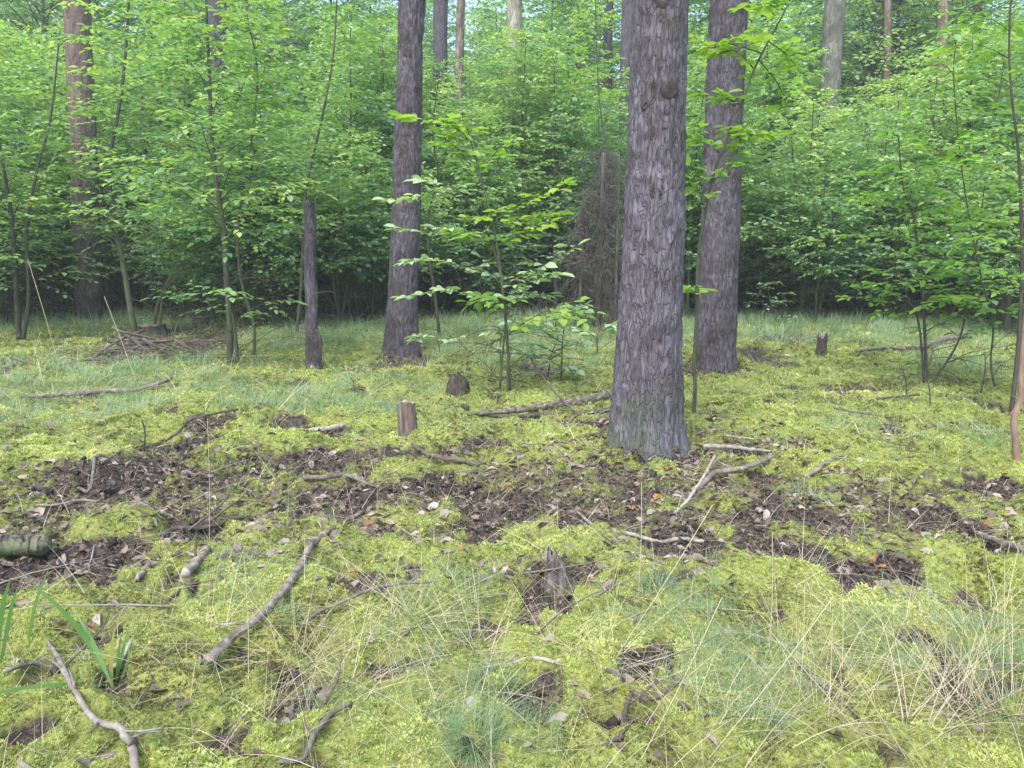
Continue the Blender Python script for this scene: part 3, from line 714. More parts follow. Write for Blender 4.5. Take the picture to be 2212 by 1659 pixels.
# ------------------------------------------------------------------ broadleaf saplings
class Plant:
    def __init__(s, seed):
        s.w = MB(); s.P, s.D, s.N, s.L, s.T = [], [], [], [], []
        s.r = random.Random(seed)
    def leaf(s, p, d, size, tint, flat_=0.25):
        r = s.r
        s.P.append(p); s.D.append(d); s.L.append(size * r.uniform(.65, 1.2))
        s.N.append((r.gauss(0, flat_), r.gauss(0, flat_), 1.0)); s.T.append(min(1, max(0, tint + r.gauss(0, .13))))
    def spray(s, pts, size, tint, spacing=.62, start=.1, flat_=.25):
        pts = np.asarray(pts); seg = np.linalg.norm(np.diff(pts, axis=0), axis=1); tot = seg.sum()
        n = max(2, int(tot / (size * spacing))); cum = np.concatenate([[0], np.cumsum(seg)])
        for k in range(n + 1):
            u = start * tot + (tot * (1 - start)) * k / n
            p = np.array([np.interp(u, cum, pts[:, j]) for j in range(3)])
            i = min(np.searchsorted(cum, u, 'right') - 1, len(seg) - 1)
            t = pts[i + 1] - pts[i]; t = t / (np.linalg.norm(t) + 1e-9)
            side = np.cross(t, (0, 0, 1.0)); side /= np.linalg.norm(side) + 1e-9
            sg = 1 if k % 2 else -1
            a = s.r.uniform(.5, 1.1)
            d = t * cos(a) + side * sg * sin(a); d[2] = d[2] * .4 - .08 + s.r.gauss(0, .12)
            if k == n: d = t
            s.leaf(p, d, size, tint, flat_)
    def branch(s, p, az, el, length, r0, size, tint, ntw=8, droop=.5, sides=4, twl=.45, minseg=5, spacing=.62, flat_=.25):
        r = s.r; n = 6; tint += r.gauss(0, .12)
        pts = [np.array(p)]; e = el; a = az
        for k in range(n):
            e -= droop * el / n * 1.4; a += r.gauss(0, .12)
            pts.append(pts[-1] + np.array([cos(a) * cos(e), sin(a) * cos(e), sin(e)]) * length / n)
        pts = np.array(pts)
        tube(s.w, pts, np.linspace(r0, r0 * .25, n + 1), sides, False)
        for k in range(ntw):
            u = .18 + .8 * k / max(1, ntw - 1); i = min(int(u * n), n - 1); f = u * n - i
            q = pts[i] * (1 - f) + pts[i + 1] * f
            sg = 1 if k % 2 else -1
            ta = a_ = math.atan2(pts[i + 1][1] - pts[i][1], pts[i + 1][0] - pts[i][0]) + sg * r.uniform(.6, 1.15)
            tl = length * twl * (1 - .6 * u) * r.uniform(.7, 1.3)
            te = r.gauss(.08, .28)
            tp = [q]
            for j in range(3):
                tp.append(tp[-1] + np.array([cos(ta) * cos(te), sin(ta) * cos(te), sin(te)]) * tl / 3); te -= .12; ta += r.gauss(0, .15)
            tp = np.array(tp)
            tube(s.w, tp, np.linspace(r0 * .3, r0 * .12, 4), 3, False)
            s.spray(tp, size, tint, spacing, .12, flat_)
        s.spray(pts[n // 2:], size, tint, spacing, .1, flat_)
    def bare(s, p, az, el, length, r0, sub=4):
        r = s.r
        pts = [np.array(p)]; a, e = az, el
        for k in range(4):
            pts.append(pts[-1] + np.array([cos(a) * cos(e), sin(a) * cos(e), sin(e)]) * length / 4); e -= r.uniform(.0, .25); a += r.gauss(0, .2)
        tube(s.w, pts, np.linspace(r0, r0 * .3, 5), 3, False)
        for k in range(sub):
            i = r.randint(1, 3); q = pts[i]; a2 = a + r.choice((-1, 1)) * r.uniform(.4, 1.2); e2 = e + r.gauss(0, .4)
            l2 = length * r.uniform(.2, .5)
            tube(s.w, [q, q + np.array([cos(a2) * cos(e2), sin(a2) * cos(e2), sin(e2)]) * l2 * .5, q + np.array([cos(a2) * cos(e2), sin(a2) * cos(e2), sin(e2 - .3)]) * l2], [r0 * .5, r0 * .35, r0 * .2], 3, False)
    def finish(s, parent, leafm, stemm, base, crown='crown', wood='stem', wl=.62):
        if s.w.n: link(wood, s.w.data(wood, M[stemm], True, base), parent)
        if s.P:
            P = np.array(s.P) - base; L = np.array(s.L)
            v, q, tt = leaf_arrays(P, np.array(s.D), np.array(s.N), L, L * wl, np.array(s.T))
            link(crown, mesh_data(crown, v, [q], M[leafm], {'tint': tt}), parent)

def proto(seed, H, nb, blen, size, tint, cs=.2, stems=1, leafm='leaf', bare=10, ntw=9, r0=None, el=(25, 65), name='sapling', label='', cat='tree', group=None, stemm='stem', spacing=.62, flat_=.75, twl=.45, wl=.62):
    P = Plant(seed); r = P.r
    o = empty(name, (0, 0, 0), label, cat, group)
    for sidx in range(stems):
        h = H * (1 if sidx == 0 else r.uniform(.6, .9)); a = r.uniform(0, 6.28); lean = r.uniform(.02, .1) + (.15 if sidx else 0)
        pts = [np.zeros(3)]
        for k in range(8):
            pts.append(pts[-1] + np.array([cos(a) * lean, sin(a) * lean, 1]) * h / 8); a += r.gauss(0, .8)
        pts = np.array(pts); rr0 = r0 or H * .006 + .008
        tube(P.w, resample(pts, 16), np.linspace(rr0, rr0 * .2, 16), 7, False)
        for k in range(nb // stems):
            u = cs + (1 - cs) * (k + r.random()) / (nb // stems)
            i = min(int(u * 8), 7); f = u * 8 - i; q = pts[i] * (1 - f) + pts[i + 1] * f
            prof = (1.3 - u) ** .6 * (.55 + .45 * min(1, (u - cs) * 5 + .3))
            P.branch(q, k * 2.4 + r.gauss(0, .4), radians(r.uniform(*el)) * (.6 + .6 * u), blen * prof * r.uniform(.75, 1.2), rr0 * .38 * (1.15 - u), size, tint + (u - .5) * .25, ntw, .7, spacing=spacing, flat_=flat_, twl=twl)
        for k in range(bare):
            u = r.uniform(.06, cs + .12); i = min(int(u * 8), 7); f = u * 8 - i
            P.bare(pts[i] * (1 - f) + pts[i + 1] * f, r.uniform(0, 6.28), r.uniform(-.2, .7), blen * r.uniform(.3, .8), .006, 4)
    P.finish(o, leafm, stemm, np.zeros(3), wl=wl)
    return o

GT = 'broadleaf saplings massed in the thicket behind the pines'
protos = [
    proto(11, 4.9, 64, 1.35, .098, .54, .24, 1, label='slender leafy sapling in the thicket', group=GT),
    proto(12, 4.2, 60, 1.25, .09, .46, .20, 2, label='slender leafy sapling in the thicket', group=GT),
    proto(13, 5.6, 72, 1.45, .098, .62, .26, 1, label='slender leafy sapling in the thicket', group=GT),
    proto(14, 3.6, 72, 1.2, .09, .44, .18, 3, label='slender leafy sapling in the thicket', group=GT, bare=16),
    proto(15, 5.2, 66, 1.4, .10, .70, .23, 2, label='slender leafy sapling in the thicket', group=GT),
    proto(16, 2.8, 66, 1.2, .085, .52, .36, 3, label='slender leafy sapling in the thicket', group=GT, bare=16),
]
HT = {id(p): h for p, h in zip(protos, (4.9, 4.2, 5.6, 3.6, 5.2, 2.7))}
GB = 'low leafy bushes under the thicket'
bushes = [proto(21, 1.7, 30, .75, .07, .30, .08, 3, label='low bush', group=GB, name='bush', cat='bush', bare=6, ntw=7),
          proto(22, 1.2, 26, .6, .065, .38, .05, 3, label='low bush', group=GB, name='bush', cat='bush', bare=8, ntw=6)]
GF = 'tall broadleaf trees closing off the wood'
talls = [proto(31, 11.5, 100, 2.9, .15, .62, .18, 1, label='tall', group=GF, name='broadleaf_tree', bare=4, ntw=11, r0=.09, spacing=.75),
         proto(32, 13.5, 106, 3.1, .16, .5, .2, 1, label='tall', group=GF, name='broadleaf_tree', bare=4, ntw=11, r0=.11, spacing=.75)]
GC = 'dark conifers behind the thicket'
conif = [proto(41, 14, 110, 2.6, .16, .5, .12, 1, leafm='needle', label='dark', group=GC, name='conifer_tree', bare=2, ntw=12, r0=.13, el=(-5, 20), stemm='stem_dark', spacing=.5, flat_=.6, wl=.3)]

R = random.Random(5)
used = {id(p): False for p in protos + bushes + talls + conif}
def plant(src, x, y, s, label, sz=1.0):
    loc = (x, y, hz(x, y) - .03); rz = R.uniform(0, 6.28)
    if not used[id(src)]:
        used[id(src)] = True
        src.location = loc; src.rotation_euler = (0, 0, rz); src.scale = (s, s, s * sz); src['label'] = label
        return src
    return copy_thing(src, loc, rz, s, label, sz, (R.gauss(0, .03), R.gauss(0, .03)))
def scr(x, y):          # column of the photograph a ground point falls in
    p = np.array([x, y, 0.]) - CAM
    return 1106 + F * p[0] / np.dot(p, FWD)
def near_front(X):      # distance at which the thicket starts, by column
    return float(np.interp(X, [-200, 0, 60, 110, 245, 290, 520, 700, 900, 1100, 1300, 1500, 1650, 1800, 2000, 2212, 2500], [11.2, 11.8, 13.4, 14.6, 14.6, 13.4, 12.6, 13.2, 14.2, 15.2, 15.0, 14.0, 13.4, 13.6, 12.6, 11.0, 10.5]))
cnt = [0, 0, 0, 0]
y = 10.6
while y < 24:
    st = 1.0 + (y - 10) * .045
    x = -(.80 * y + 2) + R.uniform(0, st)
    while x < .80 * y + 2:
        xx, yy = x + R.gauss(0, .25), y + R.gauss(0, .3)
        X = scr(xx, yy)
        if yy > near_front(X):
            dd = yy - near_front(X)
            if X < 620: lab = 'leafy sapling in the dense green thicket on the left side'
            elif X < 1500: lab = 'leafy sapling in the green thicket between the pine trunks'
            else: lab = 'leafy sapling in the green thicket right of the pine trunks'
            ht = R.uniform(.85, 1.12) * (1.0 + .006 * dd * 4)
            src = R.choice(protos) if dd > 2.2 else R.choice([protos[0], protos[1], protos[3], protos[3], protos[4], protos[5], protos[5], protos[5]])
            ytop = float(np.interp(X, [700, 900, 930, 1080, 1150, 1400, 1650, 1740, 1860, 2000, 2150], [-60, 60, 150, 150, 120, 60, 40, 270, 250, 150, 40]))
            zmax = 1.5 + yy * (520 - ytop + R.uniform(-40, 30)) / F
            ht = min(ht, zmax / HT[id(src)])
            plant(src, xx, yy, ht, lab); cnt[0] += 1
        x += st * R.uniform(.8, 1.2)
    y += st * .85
y = 19.0
while y < 31:
    x = -(.82 * y + 2)
    while x < .82 * y + 2:
        plant(R.choice(bushes), x + R.gauss(0, .3), y + R.gauss(0, .4), R.uniform(1.0, 1.5), 'low bush closing the dark gap beneath the sapling crowns'); cnt[1] += 1
        x += 2.0 * R.uniform(.8, 1.2)
    y += 2.6
y = 24.0
while y < 46:
    x = -(.82 * y + 3) - R.uniform(0, 2)
    while x < .82 * y + 3:
        X = scr(x, y); L3 = 'tall broadleaf tree closing off the wood behind the saplings'
        gap = 905 < X < 1085
        if gap: plant(R.choice(talls), x, y, R.uniform(.8, .95) * (y / 34), L3); cnt[2] += 1
        else:
            if (1820 < X < 2010 or 1010 < X < 1060) and y > 28: plant(conif[0], x, y, R.uniform(.9, 1.1), 'dark blue green conifer behind the thicket'); cnt[3] += 1
            else: plant(R.choice(talls), x, y, R.uniform(.75, 1.1), L3); cnt[2] += 1
        x += (3.0 + (y - 25) * .06) * R.uniform(.8, 1.2)
    y += 3.6
for X, D, s in [(1850, 27, .9), (1950, 29, 1.0), (1040, 33, .62), (1010, 36, .5)]:
    q = at(X, 600, D); plant(conif[0], q[0], q[1], s, 'dark blue green conifer behind the thicket'); cnt[3] += 1
print('thicket counts', cnt)

# ------------------------------------------------------------------ the saplings one can tell apart
def stem_plant(label, stems, basew, leafm='leaf', seed=1, size=.085, tint=.5, nb=20, blen=1.0, u0=.3, ntw=7, name='sapling', sprays=(), bare=6, el=(25, 55), stemm='stem', cat='tree', topw=.3, spread=.12, tw=.004, blades=True):
    """stems: lists of (X, Y[, dy]) from the ground up"""
    P = Plant(seed); r = P.r
    g = gp(*stems[0][0][:2]); D = g[1]
    o = empty(name, g, label, cat)
    for si, st in enumerate(stems):
        b_ = g if si == 0 or abs(st[0][1] - stems[0][0][1]) > 60 else gp(*st[0][:2])
        pts = []
        for k, q in enumerate(st):
            p_ = at(q[0], q[1], D + (q[2] if len(q) > 2 else 0))
            if k == 0 and st[0][1] > 620: p_[2] = hz(p_[0], p_[1]) - .03
            pts.append(p_)
        pts = resample(pts, 4 * len(pts))
        w0 = rad_at(g, basew) * (1 if si == 0 else .75)
        rr = np.linspace(w0, w0 * topw, len(pts))
        tube(P.w, pts, rr, 8, True, rough=.05)
        ext = abs(st[-1][1] - st[0][1])
        n = nb if si == 0 else (nb // 2 if ext > 350 else 3)
        for k in range(n):
            u = u0 + (1 - u0) * (k + r.random()) / n
            i = min(int(u * (len(pts) - 1)), len(pts) - 2)
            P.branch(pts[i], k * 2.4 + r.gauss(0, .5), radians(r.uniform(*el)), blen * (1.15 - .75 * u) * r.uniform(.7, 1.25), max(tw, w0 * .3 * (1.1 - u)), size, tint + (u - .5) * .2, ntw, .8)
        for k in range(bare):
            i = r.randint(1, max(2, int(len(pts) * (u0 + .1))))
            P.bare(pts[min(i, len(pts) - 1)], r.uniform(0, 6.28), r.uniform(-.3, .7), r.uniform(.3, .9), .005, 4)
    for sp in sprays:
        pp = [at(q[0], q[1], D + (q[2] if len(q) > 2 else 0)) for q in sp[0]]
        pp = resample(pp, 8)
        tube(P.w, pp, np.linspace(.006, .002, 8), 4, False)
        P.spray(pp, sp[1], sp[2], .45, .12, .35)
        for k in range(2, 8):
            if sp[3]:
                q = pp[k]; a_ = r.uniform(0, 6.28)
                q2 = q + np.array([cos(a_), sin(a_), r.uniform(-.1, .2)]) * sp[3]
                tube(P.w, [q, q2], [.003, .0015], 3, False); P.spray([q, q2], sp[1], sp[2], .5, .3, .35)
    P.finish(o, leafm, stemm, g)
    return o

stem_plant('tall sapling with mossy forked base left of the broken snag',
    [[(497, 792), (497, 700), (489, 600), (484, 500), (468, 400), (456, 270), (452, 150), (447, 60), (443, -120)], [(512, 770), (506, 700), (495, 655)]],
    15, seed=51, size=.095, tint=.6, nb=52, blen=1.5, u0=.36, ntw=8, bare=12, el=(30, 60))
stem_plant('dark twin stemmed sapling at the left edge',
    [[(42, 738), (36, 640), (28, 500), (14, 400), (-10, 250), (-20, 60)], [(50, 735), (62, 640), (58, 500), (80, 370), (110, 250), (130, 60)]],
    12, seed=52, size=.105, tint=.55, nb=44, blen=1.2, u0=.2, stemm='stem_dark', bare=8)
stem_plant('leaning smooth sapling between the reddish pine and the forked sapling',
    [[(296, 738), (284, 680), (266, 570), (248, 480), (236, 360), (262, 200), (275, 60), (280, -80)]],
    14, seed=53, size=.105, tint=.6, nb=46, blen=1.4, u0=.32, bare=6)
stem_plant('curved pale sapling rising from the brush pile',
    [[(332, 722), (340, 660), (362, 610), (400, 540), (425, 470), (450, 380), (500, 250), (545, 130)], [(345, 715), (352, 640), (385, 590), (408, 560)]],
    8, seed=54, size=.10, tint=.55, nb=28, blen=1.0, u0=.45, bare=10)
stem_plant('thin upright sapling between the forked sapling and the broken snag',
    [[(548, 772), (548, 700), (520, 600), (515, 480), (540, 330), (556, 160), (535, 40), (520, -80)]],
    7, seed=55, size=.105, tint=.65, nb=36, blen=1.1, u0=.36, bare=8)
stem_plant('sapling standing behind the broken snag with arching leafy twigs',
    [[(640, 720), (652, 600), (660, 420), (690, 280), (720, 120), (730, -60)]],
    8, seed=56, size=.105, tint=.65, nb=36, blen=1.1, u0=.3, bare=6)
stem_plant('sapling with dark stem between the slender pine and the bright leaved sapling',
    [[(950, 728), (940, 640), (928, 560), (925, 470), (945, 380), (935, 280), (950, 150)]],
    7, seed=57, size=.08, tint=.5, nb=14, blen=.7, u0=.45, bare=8, stemm='stem_dark')
S = .12
stem_plant('young sapling with large bright yellow green leaves between the two nearest pines',
    [[(1098, 852), (1098, 760), (1088, 650), (1078, 560), (1062, 470), (1040, 390), (1016, 300)], [(1078, 806), (1092, 700), (1096, 660)]],
    7, leafm='leaf_bright', seed=58, nb=0, bare=12, size=S, sprays=[
    ([(1070, 475), (1110, 452), (1165, 425), (1215, 396)], S, .8, .14), ([(1075, 495), (1130, 470), (1190, 462)], S, .85, .12),
    ([(1078, 530), (1135, 505), (1188, 480)], S, .8, .12), ([(1060, 470), (1035, 472), (1008, 468)], S, .8, .12),
    ([(1070, 520), (1030, 512), (990, 500)], S, .7, .12), ([(1030, 380), (1070, 330), (1100, 300)], S, .6, .12),
    ([(1016, 300), (970, 268), (915, 258), (866, 248)], S, .75, .1), ([(1018, 310), (1010, 280), (1000, 262)], S, .8, .12),
    ([(1035, 380), (985, 320), (950, 290)], S, .55, .12)])
stem_plant('glossy leaves coloured pale with sheen, layered low over the slender pine base and dark gap',
    [[(1104, 846), (1092, 700), (1084, 610), (1060, 520), (1010, 430), (960, 392)]],
    5, leafm='leaf_sheen', seed=59, nb=0, bare=12, size=S, sprays=[
    ([(1085, 620), (1130, 595), (1200, 560), (1248, 530)], S, .5, .16), ([(1086, 640), (1140, 640), (1185, 635)], S, .45, .14),
    ([(1084, 600), (1000, 575), (920, 560), (868, 568)], S, .45, .16), ([(1080, 580), (1000, 530), (930, 505), (855, 490)], S, .5, .16),
    ([(1060, 525), (990, 500), (940, 490)], S, .6, .14), ([(1010, 430), (960, 400), (910, 385)], S, .55, .14), ([(960, 395), (910, 425), (855, 432)], S, .7, .1),
    ([(1088, 660), (1020, 640), (960, 625), (900, 640)], S, .4, .14), ([(1090, 690), (1150, 600), (1190, 590)], S, .4, .14), ([(1088, 670), (1110, 620), (1160, 590)], S, .45, .14)])
for lab, st, sp, sd_ in [
    ('knee high seedling with round leaves coloured pale with sheen left of the biggest pine', [(1212, 832), (1214, 760), (1220, 680), (1215, 655)], [[(1220, 700), (1250, 670), (1262, 660)], [(1214, 740), (1180, 720), (1160, 700)], [(1215, 770), (1160, 745), (1120, 742)], [(1216, 760), (1190, 780), (1230, 800)]], 61),
    ('small seedling with leaves coloured whitish with sheen touching the biggest pine', [(1292, 770), (1290, 730), (1300, 700)], [[(1300, 705), (1320, 700), (1335, 716)], [(1290, 735), (1275, 720), (1262, 715)]], 62),
    ('sprawling seedling with grey green leaves beneath the bright sapling', [(1182, 822), (1190, 770), (1205, 735)], [[(1190, 770), (1150, 765), (1110, 758)], [(1195, 760), (1230, 745), (1260, 742)], [(1205, 735), (1200, 700), (1205, 680)]], 63),
    ('low seedling in the grass at the slender pine base', [(952, 770), (945, 735), (930, 720)], [[(930, 722), (905, 725), (890, 735)], [(945, 740), (975, 730), (990, 735)]], 64),
    ('seedling with few leaves coloured pale with sheen right of the dark rounded stump', [(1085, 800), (1080, 750), (1090, 700)], [[(1085, 725), (1070, 715), (1050, 720)], [(1088, 705), (1110, 695), (1120, 700)]], 65)]:
    stem_plant(lab, [st], 4, leafm='leaf_sheen', seed=sd_, nb=0, bare=1, size=S, name='seedling', cat='seedling', sprays=[(s_, .12, .55, .12) for s_ in sp])
stem_plant('thin crooked sapling climbing across the front of the second pine',
    [[(1497, 892), (1502, 840), (1499, 790), (1504, 690), (1508, 560), (1524, 460), (1538, 390), (1570, 300), (1602, 227), (1625, 160), (1650, 108), (1696, 22), (1730, -60)]],
    9, leafm='leaf_bright', seed=66, nb=0, bare=2, topw=.3, sprays=[
    ([(1645, 115), (1600, 100), (1560, 92), (1530, 100)], S, .8, .2), ([(1630, 150), (1590, 110), (1550, 118)], S, .8, .18), ([(1602, 227), (1560, 210), (1520, 205)], S, .6, .1),
    ([(1590, 260), (1610, 285), (1650, 295)], S, .75, .12), ([(1560, 330), (1600, 300), (1620, 280)], S, .6, .1), ([(1555, 330), (1530, 300), (1500, 280)], S, .6, .12),
    ([(1535, 400), (1560, 370), (1580, 330)], S, .5, .08), ([(1660, 90), (1690, 110), (1720, 140)], S, .7, .16), ([(1696, 22), (1660, 10), (1620, 10)], S, .7, .18),
    ([(1524, 460), (1505, 400), (1490, 360)], S, .6, .1), ([(1640, 130), (1680, 180), (1700, 230)], S, .6, .14), ([(1506, 640), (1500, 625), (1488, 620)], S, .6, .05)])
stem_plant('leafy branch tips hanging just left of the upper biggest pine',
    [[(1372, 690), (1350, 560), (1330, 400), (1300, 260), (1290, 140), (1285, -40)]],
    6, leafm='leaf_bright', seed=67, nb=10, size=.1, tint=.5, blen=.9, u0=.55, bare=4)
stem_plant('forked sapling with bright crown leaning over the moss at right',
    [[(1604, 832), (1603, 780), (1598, 690), (1592, 600), (1580, 480), (1560, 400)]], 6, seed=68, nb=0, bare=5) if False else None
stem_plant('forked sapling growing from one base on the moss at right',
    [[(2002, 832), (2000, 780), (1996, 690), (1990, 600), (1975, 480), (1950, 400), (1940, 280)], [(2004, 830), (2040, 790), (2075, 725), (2090, 640), (2110, 520), (2130, 380)], [(2001, 800), (1985, 700), (1960, 640), (1935, 560)]],
    8, leafm='leaf_bright', seed=69, size=.09, tint=.35, nb=22, blen=.85, u0=.32, ntw=7, bare=6, stemm='stem_dark')
stem_plant('tall dark sapling close to the right edge',
    [[(2185, 893), (2195, 800), (2203, 700), (2208, 560), (2205, 440), (2200, 330), (2185, 200), (2180, 80), (2190, -80)]],
    10, leafm='leaf_bright', seed=70, size=.09, tint=.35, nb=26, blen=.9, u0=.28, ntw=7, bare=5, stemm='stem_dark')
stem_plant('slight sapling with thin stem in the right thicket',
    [[(2150, 845), (2140, 780), (2145, 700), (2120, 600), (2090, 450), (2070, 300), (2060, 150), (2070, 60)]],
    5, leafm='leaf', seed=71, size=.09, tint=.75, nb=22, blen=.9, u0=.3, ntw=7, bare=6)
stem_plant('small leafy shrub at the dark gap right of the second pine',
    [[(1672, 700), (1664, 650), (1655, 610)]], 4, leafm='leaf_sheen', seed=72, size=.09, tint=.2, nb=9, blen=.6, u0=.1, ntw=5, bare=2, name='shrub', cat='shrub')
for i, (X0, Y0, X1, Y1, lab) in enumerate([(2118, 850, 2128, 760, 'bare upright shoot left of the edge sapling'), (2010, 870, 1995, 800, 'tiny bare shoot below the forked right sapling'), (1425 + 534, 862, 1947, 790, 'crooked bare shoot left of the forked right sapling'), (308, 968, 306, 905, 'tiny spruce seedling on the moss at left'), (762, 850, 759, 815, 'short dark peg of wood right of the broken snag')]):
    P = Plant(80 + i); g = gp(X0, Y0); e = at(X1, Y1, g[1])
    o = empty('shoot', g, lab, 'shoot')
    pts = resample([g - np.array([0, 0, .02]), (g + e) / 2 + np.array([.02, 0, 0]), e], 8)
    tube(P.w, pts, np.linspace(.008, .003, 8), 5, False)
    for k in range(6): P.bare(pts[2 + k % 5], R.uniform(0, 6.28), R.uniform(.2, .9), .14, .003, 1)
    P.finish(o, 'leaf', 'stem_dark', g)

# bare stem at right edge
def stick(name, label, cat, px, widths, mat, lift=.75, sides=9, seed=0, forks=(), group=None, zs=None, n=None, tw=0.0):
    pts = []
    for k, q in enumerate(px):
        p_ = gp(q[0], q[1])
        pts.append(p_)
    wd = [rad_at(p_, w_) for p_, w_ in zip(pts, np.interp(np.linspace(0, 1, len(pts)), np.linspace(0, 1, len(widths)), widths))]
    rad0 = np.mean(wd)
    tt = np.linspace(0, 1, 4 * len(pts)); fl = np.array([[np.interp(t_ * (len(pts) - 1), range(len(pts)), [q_[j] for q_ in pts]) for j in (0, 1)] for t_ in tt])
    hh = height(fl[:, 0], fl[:, 1]); cf = np.polyfit(tt, hh, 1 if len(pts) < 5 else 2)
    off_ = np.percentile(hh - np.polyval(cf, tt), 72 if len(pts) < 5 else 88)
    for k, p_ in enumerate(pts):
        z_ = np.polyval(cf, k / (len(pts) - 1)) + off_
        p_ += (CAM - p_) * ((z_ - p_[2]) / (CAM[2] - p_[2]))
        # raise it by its radius (and by zs), keeping the same place in the picture
        up = wd[k] * lift + (zs[k] if zs else 0)
        d = (CAM - p_); p_ += d * (up / d[2])
    n = n or max(14, len(pts) * 6)
    P = resample(pts, n); Rr = np.interp(np.linspace(0, 1, n), np.linspace(0, 1, len(wd)), wd)
    rs = np.random.default_rng(seed + 5)
    P = P + rs.normal(0, .12, P.shape) * np.minimum(Rr, .012)[:, None]
    wob = np.stack([np.interp(np.linspace(0, 1, n), np.linspace(0, 1, 9), rs.normal(0, .22 if Rr.max() < .025 else 0, 9)) for _ in range(3)], 1)
    P = P + wob * Rr[:, None]
    mb = MB(); tube(mb, P, Rr, sides, True, rough=.09 if Rr.max() < .03 else .05)
    for u, dx, dy, dz, l in forks:
        i = int(u * (n - 1)); q = P[i]; dv = nrm(np.array([dx, dy, dz]))
        m_ = q + dv * l * .5 + rs.normal(0, .01, 3)
        tube(mb, resample([q, m_, q + dv * l + rs.normal(0, .015, 3)], 7), np.linspace(Rr[i] * .55, Rr[i] * .25, 7), 6, True, rough=.1)
    if cat == 'branch' and name == 'branch':
        for k in range(3 if n > 20 else 1):
            i = int(rs.integers(2, n - 3)); q = P[i]; tdir = nrm(P[i + 1] - P[i]); sd_ = nrm(np.cross(tdir, (0, 0, 1.0))) * rs.choice((-1, 1))
            dv = nrm(tdir * .8 + sd_ * .7 + np.array([0, 0, rs.uniform(.1, .5)])); l = rs.uniform(.04, .16)
            tube(mb, [q, q + dv * l * .5 + rs.normal(0, .004, 3), q + dv * l], [Rr[i] * .45, Rr[i] * .33, Rr[i] * .2], 5)
    c = P[n // 2].copy()
    o = link(name, mb.data(name, M[mat], True, c)); o.location = c
    return tag(o, label, cat, group)
g = gp(2197, 1000)
P = Plant(90); o = empty('bare_sapling', g, 'debarked tan stem standing at the right edge', 'sapling')
pts = resample([g - np.array([0, 0, .05])] + [at(x, y, g[1]) for x, y in [(2195, 960), (2190, 905), (2204, 860), (2206, 800), (2212, 730), (2222, 600), (2228, 400), (2235, 200)]], 40)
tube(P.w, pts, np.linspace(rad_at(g, 15), rad_at(g, 7), 40), 10, True, rough=.06)
for k in (10, 14): P.bare(pts[k], 3.3, .7, .12, .007, 0)
P.finish(o, 'leaf', 'tan_stem', g)

# ------------------------------------------------------------------ broken snag, dead spruce, stumps
g = gp(676, 800); D = g[1]
o = empty('broken_snag', g, 'dead broken off trunk with ragged top between forked sapling and slender pine', 'snag')
zz = np.linspace(-.1, at(672, 430, D)[2], 150)
wtab = [(800, 17.5), (760, 16), (735, 17), (715, 13.5), (600, 12.5), (500, 13), (430, 11)]
zt = [at(675, y_, D)[2] for y_, _ in wtab]; xt = [at(x_, y_, D)[0] for x_, (y_, _) in zip([676, 677, 678, 674, 671, 670, 669], wtab)]
Pp = np.stack([np.interp(zz, zt, xt), np.full(150, D), zz], 1); Pp[:, 0] += .006 * np.sin(zz * 9)
Rr = np.interp(zz, zt, [w_ * D / F for _, w_ in wtab])
me = trunk_mesh(Pp, Rr, 48, 150, .08, .007, 3.3, M['bark2'], base=g)
V = np.zeros(len(me.vertices) * 3, np.float32); me.vertices.foreach_get('co', V); V = V.reshape(-1, 3)
rs = np.random.default_rng(4); jag = rs.uniform(-.16, .02, 48); jag = (jag + np.roll(jag, 1)) / 2
V[-49:-1, 2] += jag; V[-97:-49, 2] += jag * .8; V[-145:-97, 2] += jag * .6; V[-1, 2] -= .1
me.vertices.foreach_set('co', V.ravel()); me.update()
link('trunk', me, o)
mb = MB(); tube(mb, resample([at(690, 800, D) * 1, at(691, 740, D - .03), at(684, 712, D - .04)], 12) - g, np.linspace(.035, .018, 12), 8, True, rough=.15)
link('bark_slab', mb.data('bark_slab', M['bark2']), o)
P = Plant(93)
for k in range(14):
    P.bare(np.array([g[0] + .0, D, R.uniform(.35, 1.7)]), R.uniform(0, 6.28), R.uniform(-.2, .8), R.uniform(.25, .8), .005, 2)
P.finish(o, 'leaf', 'deadtwig', g, wood='dead_twig')

g = gp(1292, 712); D = g[1]
o = empty('dead_spruce', g, 'dead grey brown young spruce full of dry drooping twigs beside the biggest pine', 'tree')
P = Plant(94)
for X0, X1, Yt, wz in [(1292, 1304, 330, 18), (1250, 1262, 430, 9), (1328, 1338, 330, 8)]:
    b_ = gp(X0, 712 if X0 == 1292 else 716); tp = at(X1, Yt, D)
    pts = resample([b_, (b_ + tp) / 2, tp], 16); tube(P.w, pts, np.linspace(wz * D / F / 2, wz * D / F / 4, 16), 8, True, rough=.08)
    for k in range(300 if wz > 10 else 130):
        q = pts[P.r.randint(1, 15)]; P.bare(q + np.array([0, 0, P.r.uniform(-.1, .1)]), P.r.uniform(0, 6.28), P.r.uniform(-1.2, .2), P.r.uniform(.3, .8), .007, 6)
P.finish(o, 'leaf', 'spruce_dead', g, wood='trunk')

